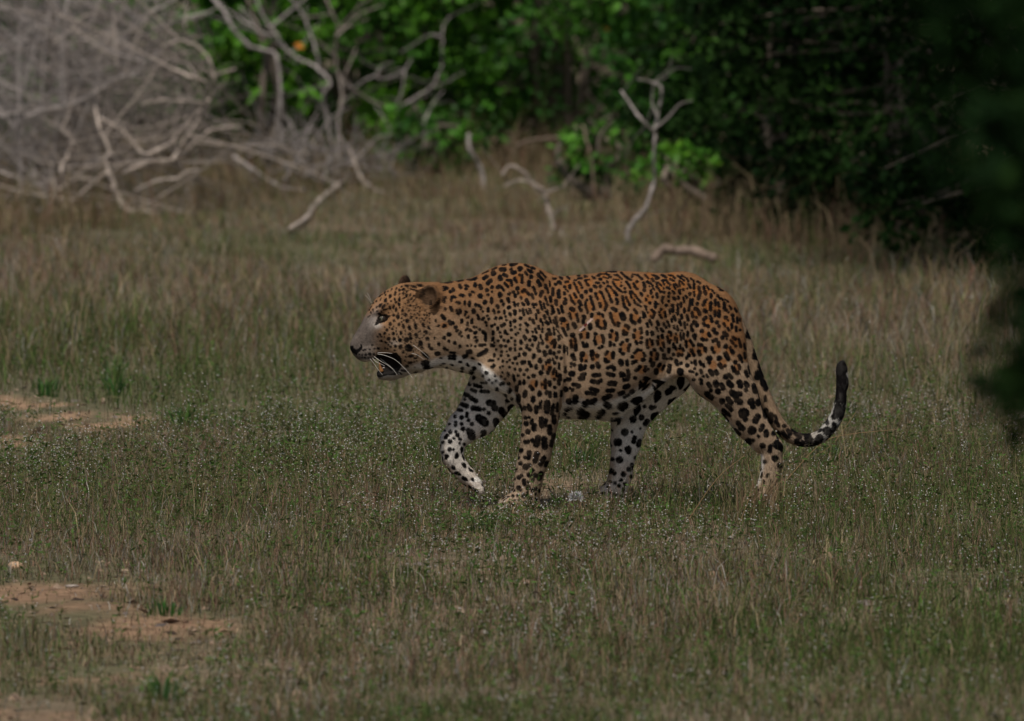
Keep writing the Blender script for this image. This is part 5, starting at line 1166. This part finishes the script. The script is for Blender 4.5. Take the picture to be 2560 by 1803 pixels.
BLACK = np.array([.0055, .0048, .005])
def coat(p, n, reg, u, v, tpar):
    """fur colour at points, plus the painted shade of one shoulder crease"""
    N_ = len(p)
    bh = p[:, 2]
    jit = fbm(u * .06, v * .06 + p[:, 1] * 40, 3)
    top = np.array([.222, .115, .054]); mid = np.array([.325, .228, .150]); low = np.array([.47, .40, .33]); white = np.array([.78, .75, .71])
    # backline height as a function of u
    topv = np.interp(u, [870, 900, 930, 1000, 1250, 1300, 1380, 1520, 1700, 1800, 1900, 2200], [850, 815, 756, 708, 668, 657, 690, 678, 690, 740, 900, 900])
    dv = v - topv
    c = top + (mid - top) * sstep(40, 190, dv + (jit - .5) * 60)[:, None]
    bell = np.interp(u, [1390, 1525, 1600, 1680, 1720], [1048, 1048, 1000, 940, 922])
    bw = np.interp(u, [1390, 1540, 1620, 1700], [62, 56, 26, 10])
    under = np.where((reg == 0) & (u > 1390), .95 * sstep(0, 1, (v - bell + bw + (jit - .5) * 26) / (bw * .8)) * sstep(1690, 1630, u), 0) + np.where(reg == 0, sstep(.35, .8, -n[:, 2]) * sstep(930, 990, v), 0)
    front = np.where((reg == 0) & (u < 1300), sstep(0, 16, v - np.interp(u, [1000, 1060, 1100, 1127, 1150, 1200, 1250, 1300], [914, 898, 888, 882, 884, 900, 938, 990])) * sstep(1010, 1040, u), 0)
    w_ = np.clip(np.maximum(under, front), 0, 1)
    # inner faces of the legs
    inner = np.zeros(N_)
    side = np.where((reg == 1) | (reg == 3), n[:, 1], -n[:, 1])
    legs = (reg >= 1) & (reg <= 4)
    inner[legs] = sstep(-.15, .5, side[legs]) * np.where((v[legs] > 1215) & ((reg[legs] == 1) | (reg[legs] == 3)), .25, 1)
    c = np.where(legs[:, None], mid + (low - mid) * (.15 + .2 * sstep(1040, 1200, v))[:, None] * .6, c)
    fe = (reg == 3)          # pale front edge of the hind leg
    inner = np.maximum(inner, np.where(fe, sstep(.45, .95, -n[:, 0]) * sstep(950, 990, v) * .9, 0))
    far_ = (reg == 2) | (reg == 4)
    inner = np.where(far_, inner * (1 - .55 * sstep(.25, .8, -n[:, 0]) - .45 * sstep(1120, 1190, v)) * (.95 + .4 * (jit - .5)), inner)
    w_ = np.maximum(w_, np.clip(inner, 0, 1))
    c = c + (white - c) * (w_ * .95)[:, None]
    # tail: pale ground towards the tip
    tl = reg == 5
    c[tl] = mid + (white * .5 - mid) * sstep(.3, .5, tpar[tl])[:, None]
    # head
    hd = u < 1110
    face = sstep(972, 920, u) * hd
    c = c + (np.array([.31, .185, .10]) - c) * (hd * sstep(1100, 1020, u) * .35)[:, None]
    c = c + (np.array([.118, .102, .092]) - c) * (face * .95 * sstep(770, 800, v))[:, None]
    chin = hd * sstep(905, 930, v + (u - 1000) * .05)
    c = c + (white * .62 - c) * (chin * .85)[:, None]
    e1 = np.exp(-(((u - 937) / 12) ** 2 + ((v - 793 + (u - 937) * .9) / 22) ** 2))
    c = c + (np.array([.5, .47, .45]) - c) * (np.clip(e1, 0, 1) * .42 * hd)[:, None]
    e2 = np.exp(-(((u - 944) / 10) ** 2 + ((v - 815) / 7) ** 2)) + .6 * np.exp(-(((u - 985) / 14) ** 2 + ((v - 858) / 7) ** 2))
    c = c + (np.array([.55, .5, .46]) - c) * (np.clip(e2, 0, 1) * .8 * hd)[:, None]
    e3 = np.exp(-(((u - 914) / 13) ** 2 + ((v - 903) / 5) ** 2))
    c = c + (np.array([.42, .38, .35]) - c) * (np.clip(e3 * 1.3, 0, 1) * hd)[:, None]
    c = c * (.86 + .28 * fbm(u * .35, v * .35, 11, 2))[:, None]
    c = c * (1 + (face * sstep(775, 800, v) * (fbm(u * .55, v * .55, 37, 2) - .5) * .9))[:, None]
    # tawny rosette hearts, then black marks
    o = np.argsort(p[:, 0]); ps = p[o]; ns = n[o]; xs = ps[:, 0]
    def gather(cen, nn, d1, d2, R):
        i0, i1 = np.searchsorted(xs, [cen[0] - R, cen[0] + R])
        d = ps[i0:i1] - cen
        m = (np.abs(d[:, 1]) < R) & (np.abs(d[:, 2]) < R) & (ns[i0:i1] @ nn > .1)
        k = np.nonzero(m)[0]
        return o[i0 + k], d[k] @ d1, d[k] @ d2, d[k] @ nn
    taw = np.array([.25, .105, .036])
    for cen, nn, d1, d2, a, b in ros:
        k, x, y, _ = gather(cen, nn, d1, d2, max(a, b) * 1.3)
        q = np.sqrt((x / a) ** 2 + (y / b) ** 2)
        c[k] += (taw - c[k]) * (.6 * sstep(1.05, .75, q))[:, None]
    blk = np.zeros(N_)
    for cen, nn, d1, d2, a, b, ph in blobs:
        R = max(a, b) * 1.45
        k, x, y, h = gather(cen, nn, d1, d2, R + .004)
        th = np.arctan2(y / b, x / a)
        q = np.sqrt((x / a) ** 2 + (y / b) ** 2)
        wob = 1 + .13 * np.sin(2 * th + ph) + .09 * np.sin(3 * th + 2.3 * ph) + .05 * np.sin(5 * th + ph * 3.1)
        sd = (q / wob - 1) * min(a, b)
        blk[k] = np.maximum(blk[k], sstep(.0016, -.0014, sd))
    # marks read off the photograph; the far side of head and trunk carries their mirror image
    back = (n[:, 1] > .1) & (reg == 0)
    yc = head_yc(u)
    pm = p.copy(); pm[back, 1] = 2 * yc[back] - p[back, 1]
    mu, mv = PIX(pm); dep = pm[:, 1]
    face_cam = (n[:, 1] < .3) | back
    wob = (fbm(mu * .11, mv * .11, 17) - .5) * 3.2
    so = np.argsort(mu); us = mu[so]
    dark = np.full(N_, 9.0)
    for u1, v1, u2, v2, r, d0 in CAPS:
        i0, i1 = np.searchsorted(us, [min(u1, u2) - r - 4, max(u1, u2) + r + 4])
        k = so[i0:i1]
        k = k[(np.abs(mv[k] - (v1 + v2) / 2) < abs(v2 - v1) / 2 + r + 4) & (np.abs(dep[k] - d0) < .08) & face_cam[k]]
        t = np.clip(((mu[k] - u1) * (u2 - u1) + (mv[k] - v1) * (v2 - v1)) / ((u2 - u1) ** 2 + (v2 - v1) ** 2 + 1e-6), 0, 1)
        dark[k] = np.minimum(dark[k], np.hypot(mu[k] - u1 - t * (u2 - u1), mv[k] - v1 - t * (v2 - v1)) - r - .9)
    for uu, vv, rx, ry, rot, d0 in ELLS:
        R = max(rx, ry) + 4
        i0, i1 = np.searchsorted(us, [uu - R, uu + R])
        k = so[i0:i1]
        k = k[(np.abs(mv[k] - vv) < R) & (np.abs(dep[k] - d0) < .05) & face_cam[k]]
        a_ = (mu[k] - uu) * math.cos(rot) + (mv[k] - vv) * math.sin(rot); b_ = -(mu[k] - uu) * math.sin(rot) + (mv[k] - vv) * math.cos(rot)
        dark[k] = np.minimum(dark[k], (np.sqrt((a_ / rx) ** 2 + (b_ / ry) ** 2) - 1) * min(rx, ry))
    hrt = np.zeros(N_)
    for hu_, hv_ in HEART:
        i0, i1 = np.searchsorted(us, [hu_ - 18, hu_ + 18])
        k = so[i0:i1]; k = k[face_cam[k] & (np.abs(mv[k] - hv_) < 20) & (dep[k] < .02)]
        hrt[k] = np.maximum(hrt[k], sstep(1.25, .6, np.hypot((mu[k] - hu_) / 11, (mv[k] - hv_) / 13)))
    c = c + (np.array([.27, .11, .034]) - c) * (hrt * .8)[:, None]
    fine = (fbm(mu * .42, mv * .42, 29, 2) - .5) * 3.0
    blk = np.maximum(blk, sstep(1.7, -1.1, dark + wob * .6 + fine) * (.93 + .07 * sstep(.3, .6, fbm(mu * .09, mv * .09, 31))))
    # named dark marks
    tip = tl & (((tpar > .87) & ((n[:, 0] < .72) | (np.abs(v - 934) > 7))) | ((tpar > .74) & (n[:, 0] < .55 * np.sin(tpar * 75) + .3)))
    blk[tip] = np.maximum(blk[tip], .97)
    hu, hv = np.where(back, mu, u), np.where(back, mv, v)
    blk = np.where(hd & (np.minimum(np.hypot((u - 957) / 13, (v - 796) / 9.5), 9) < 1), 1, blk)
    blk = np.where(hd & poly_in(hu, hv, [(935, 815), (940, 804), (945, 791), (953, 786), (966, 786), (978, 789), (970, 796), (960, 806), (949, 809), (940, 814)]), .96, blk)
    blk = np.where(hd & poly_in(hu, hv, [(868, 864), (880, 868), (892, 874), (899, 868), (902, 861), (907, 864), (905, 874), (896, 882), (892, 888), (888, 886), (874, 876)]), 1, blk)
    blk = np.where((u < 884) & (v > 864) & (v < 884) & (n[:, 0] < -.3), 1, blk)
    blk = np.where(hd & poly_in(hu, hv, [(897, 899), (908, 908), (924, 906), (932, 900), (944, 886), (992, 882), (1004, 896), (1004, 918), (990, 938), (966, 939), (950, 944), (936, 938), (940, 924), (925, 912), (908, 913)]), .97, blk)
    c = c + (BLACK - c) * blk[:, None]
    # ears: dark back with a pale patch, pale hairy inside
    for (ec, en), sgn in ((EAR_N, 1), (EAR_F, 1)):
        d = p - ec; r_ = np.linalg.norm(d, axis=1)
        m = (r_ < .036) & (p[:, 2] > ec[2] - .028)
        f = n @ en
        cin = np.array([.060, .038, .024]) * (.6 + .9 * fbm(u * .16, v * .16, 23))[:, None]; cb = np.array([.02, .016, .015])
        mix = sstep(-.2, .3, f)
        ce = cb + (cin - cb) * mix[:, None]
        ww = (sstep(.036, .028, r_) * .85 * m)
        c = c + (ce - c) * ww[:, None]
    m = hd & (poly_in(hu, hv, [(1070, 752), (1078, 750), (1082, 765), (1092, 752), (1100, 748), (1101, 764), (1094, 782), (1084, 790), (1074, 780)]) | poly_in(hu, hv, [(1040, 728), (1058, 720), (1062, 735), (1048, 748), (1036, 742)]))
    c[m] = c[m] * .22
    # healed scratch on the flank
    a, b = np.array([1450, 826.]), np.array([1479, 798.])
    t = np.clip(((u - a[0]) * (b - a)[0] + (v - a[1]) * (b - a)[1]) / ((b - a) @ (b - a)), 0, 1)
    dd = np.hypot(u - a[0] - t * (b - a)[0], v - a[1] - t * (b - a)[1])
    m = (dd < 2.6) & (n[:, 1] < 0)
    c[m] = np.where((t[m] > .35)[:, None] & (t[m] < .6)[:, None], np.array([.16, .03, .03]), np.array([.55, .42, .38]))
    return np.clip(c, .004, .8)

bcol = coat(body_v, body_n, breg, bu, bv, btp)

leo = empty('leopard', tuple(P(1400, 1275, 0) * np.array([1, 0, 0])))
tag(leo, 'large spotted leopard walking through the grass with open mouth and curled tail', 'leopard')
LO = np.array(leo.location)
link('body', new_mesh('body', body_v - LO, bquad, bcol), M_COAT, leo)

# ---- fur: short strands lying along the coat
def tri_sample(n, weight=None):
    q = bquad
    ar = 0.5 * np.linalg.norm(np.cross(body_v[q[:, 2]] - body_v[q[:, 0]], body_v[q[:, 3]] - body_v[q[:, 1]]), axis=1)
    cu = body_v[q].mean(1)
    w = ar * (1 + 0.0 * cu[:, 0])
    fnn = body_n[q].mean(1)
    w = w * np.where(fnn[:, 1] < .3, 1.0, .25)            # thinner on the side away from the camera
    fi = rng.choice(len(q), n, p=w / w.sum())
    a, b = rng.random((2, n, 1))
    v = body_v[q[fi]]; nn = body_n[q[fi]]
    bl = lambda t: (t[:, 0] * (1 - a) + t[:, 1] * a) * (1 - b) + (t[:, 3] * (1 - a) + t[:, 2] * a) * b
    p = bl(v); m = bl(nn); m /= np.linalg.norm(m, axis=1, keepdims=True)
    return p, m
NF = 230000
fp, fnrm = tri_sample(NF)
freg, fflow, fu, fv, ftp = region(fp)
q1, q2 = tangents(fnrm, fflow)
fq = fp + q1 * .003
qu, qv = PIX(fq)
fcol = coat(fq, fnrm, freg, qu, qv, ftp)
skip = (np.hypot((fu - 957) / 13, (fv - 796) / 10) < 1) | ((fu < 905) & (fv > 862) & (fv < 886) & (fcol[:, 0] < .03)) | ((fu > 925) & (fu < 1001) & (fv > 884) & (fv < 934) & (fcol[:, 0] < .03))
keep = ~skip
fp, fnrm, fcol, fflow, fu, fv, freg = [a[keep] for a in (fp, fnrm, fcol, fflow, fu, fv, freg)]
NF = len(fp)
ft1, ft2 = tangents(fnrm, fflow)
ln = np.full(NF, .0062)
ln = np.where(fu < 1000, .005, ln); ln = np.where((fu >= 1000) & (fu < 1110), .008, ln)
ln = np.where((freg == 0) & (fv > 1000) & (fu > 1390), .011, ln)
ln = np.where(freg == 5, .009, ln)
ln = np.where((fu > 1127) & (fu < 1300) & (fv > 920) & (freg == 0), .009, ln)
ln = np.where((fu > 940) & (fu < 1010) & (fv > 938), .010, ln)
ln = np.where(np.hypot(fu - 1074, fv - 745) < 34, .013, ln)
guard = rng.random(NF) < .16
ln *= rng.uniform(.6, 1.25, NF) * np.where(guard & (fu > 1000), 1.6, 1)
wd = rng.uniform(.0007, .0012, NF)
dirv = ft1 + ft2 * rng.normal(0, .22, NF)[:, None] + fnrm * (rng.uniform(.06, .26, NF) + np.where(guard, .2, 0))[:, None]
dirv /= np.linalg.norm(dirv, axis=1, keepdims=True)
sd = np.cross(dirv, fnrm); sd /= np.linalg.norm(sd, axis=1, keepdims=True)
root = fp - fnrm * .0006
midp = root + dirv * (ln * .55)[:, None] + fnrm * (.0004)
tipp = root + dirv * ln[:, None] - fnrm * (ln * .06)[:, None] + np.array([0, 0, -.04]) * ln[:, None]
fvv = np.stack([root - sd * wd[:, None] * .5, root + sd * wd[:, None] * .5, midp + sd * wd[:, None] * .4, midp - sd * wd[:, None] * .4, tipp], 1).reshape(-1, 3)
b0 = np.arange(NF)[:, None] * 5
fcv = fcol * np.clip(rng.normal(1, .26, NF), .4, 1.8)[:, None]
tipc = np.clip(fcv * 1.12, 0, .8)
fcc = np.stack([fcv * .95, fcv * .95, fcv, fcv, tipc], 1).reshape(-1, 3)
fur_me = new_mesh('fur', fvv - LO, [b0 + np.array([[0, 1, 2, 3]]), b0 + np.array([[3, 2, 4]])], fcc)
# strands shade with the body's normal
fnn = np.repeat(fnrm + dirv * .25, 5, axis=0); fnn /= np.linalg.norm(fnn, axis=1, keepdims=True)
fur_me.normals_split_custom_set_from_vertices(fnn.astype(np.float32).tolist() if False else [tuple(x) for x in fnn])
fur = link('fur', fur_me, M_FUR, leo); tag(fur, kind='stuff')

# ---- eyes, teeth, tongue, whiskers
def uvsphere(c, r, ns=20, nr=14, sc=(1, 1, 1)):
    th = np.linspace(0, math.pi, nr + 1); ph = np.arange(ns) / ns * 2 * math.pi
    d = np.stack([np.sin(th)[:, None] * np.cos(ph), np.sin(th)[:, None] * np.sin(ph), np.cos(th)[:, None] + 0 * ph], -1).reshape(-1, 3)
    i = np.arange(nr)[:, None] * ns; j = np.arange(ns)[None]; j2 = (j + 1) % ns
    return np.array(c) + d * r * np.array(sc), np.stack([i + j, i + ns + j, i + ns + j2, i + j2], -1).reshape(-1, 4), d
for s in (-1, 1):
    sp, sn = surf_y(957, 797)
    ec = P(957, 797.5, hy(957, s * .0420))
    v_, f_, d_ = uvsphere(ec, .0120, 32, 24)
    gaze = np.array([-.70, s * .70, .02]); gaze /= np.linalg.norm(gaze)
    ang = np.degrees(np.arccos(np.clip(d_ @ gaze, -1, 1)))
    cc = np.where((ang < 17)[:, None], np.array([.004, .004, .005]), np.where((ang < 46)[:, None], np.array([.11, .105, .075]), np.array([.03, .022, .018])))
    cc = np.where(((ang > 42) & (ang < 50))[:, None], np.array([.02, .015, .01]), cc)
    link('eye', new_mesh('eye', v_ - LO, f_, cc), M_EYE, leo)
def cone(name, a, b, r, bend, col, mat):
    a = np.array(a); b = np.array(b)
    t = np.linspace(0, 1, 8)[:, None]
    pts = a + (b - a) * t + np.array(bend) * (t * (1 - t) * 4)
    v_, f_ = tube_geo(pts, r * (1 - t[:, 0]) ** .7 + .0004, 10)
    return link(name, new_mesh(name, v_ - LO, f_, np.tile(col, (len(v_), 1))), mat, leo)
for s in (-1, 1):
    y_ = hy(948, s * .017)
    cone('canine_tooth', P(955, 930, y_), P(949, 906, y_), .0062, (-.002, 0, 0), np.array([.26, .12, .04]), M_TOOTH)
    cone('canine_tooth', P(931, 898, hy(931, s * .02)), P(934, 916, hy(934, s * .02)), .0045, (-.001, 0, 0), np.array([.26, .17, .09]), M_TOOTH)
tg = smooth_path([P(1000, 915, hy(1000, 0)), P(975, 920, hy(975, 0)), P(958, 924, hy(958, 0)), P(950, 926, hy(950, 0))], 6)
v_, f_ = tube_geo(tg, np.linspace(.016, .010, len(tg)), 12)
link('tongue', new_mesh('tongue', v_ - LO, f_, np.tile(np.array([.03, .011, .011]), (len(v_), 1))), M_WET, leo)
WH = [[(944, 882), (965, 882), (990, 886), (1008, 891)], [(943, 885), (963, 889), (990, 901), (1012, 922), (1024, 935), (1031, 945)], [(935, 891), (950, 902), (972, 915), (988, 930), (992, 938)],
      [(951, 896), (968, 910), (985, 924), (1002, 938)], [(924, 896), (935, 909), (946, 925), (957, 938)], [(1030, 861), (1040, 868), (1058, 882), (1074, 897)], [(1025, 883), (1042, 887), (1062, 900)],
      [(928, 758), (921, 746), (912, 737)], [(929, 757), (925, 745), (917, 731)], [(931, 895), (941, 905), (952, 910), (962, 915)]]
for wpts in WH:
    w = []
    for kk, (a, b) in enumerate(wpts):
        sp, sn = surf_y(*wpts[0])
        w.append(P(a, b, sp[1] - .004 * kk - (.0 if kk else -.004)))
    w = smooth_path(np.array(w), 6)
    v_, f_ = tube_geo(w, np.linspace(.00055, .00025, len(w)), 5)
    link('whisker', new_mesh('whisker', v_ - LO, f_, np.tile(np.array([.75, .72, .68]), (len(v_), 1))), M_WHISK, leo)
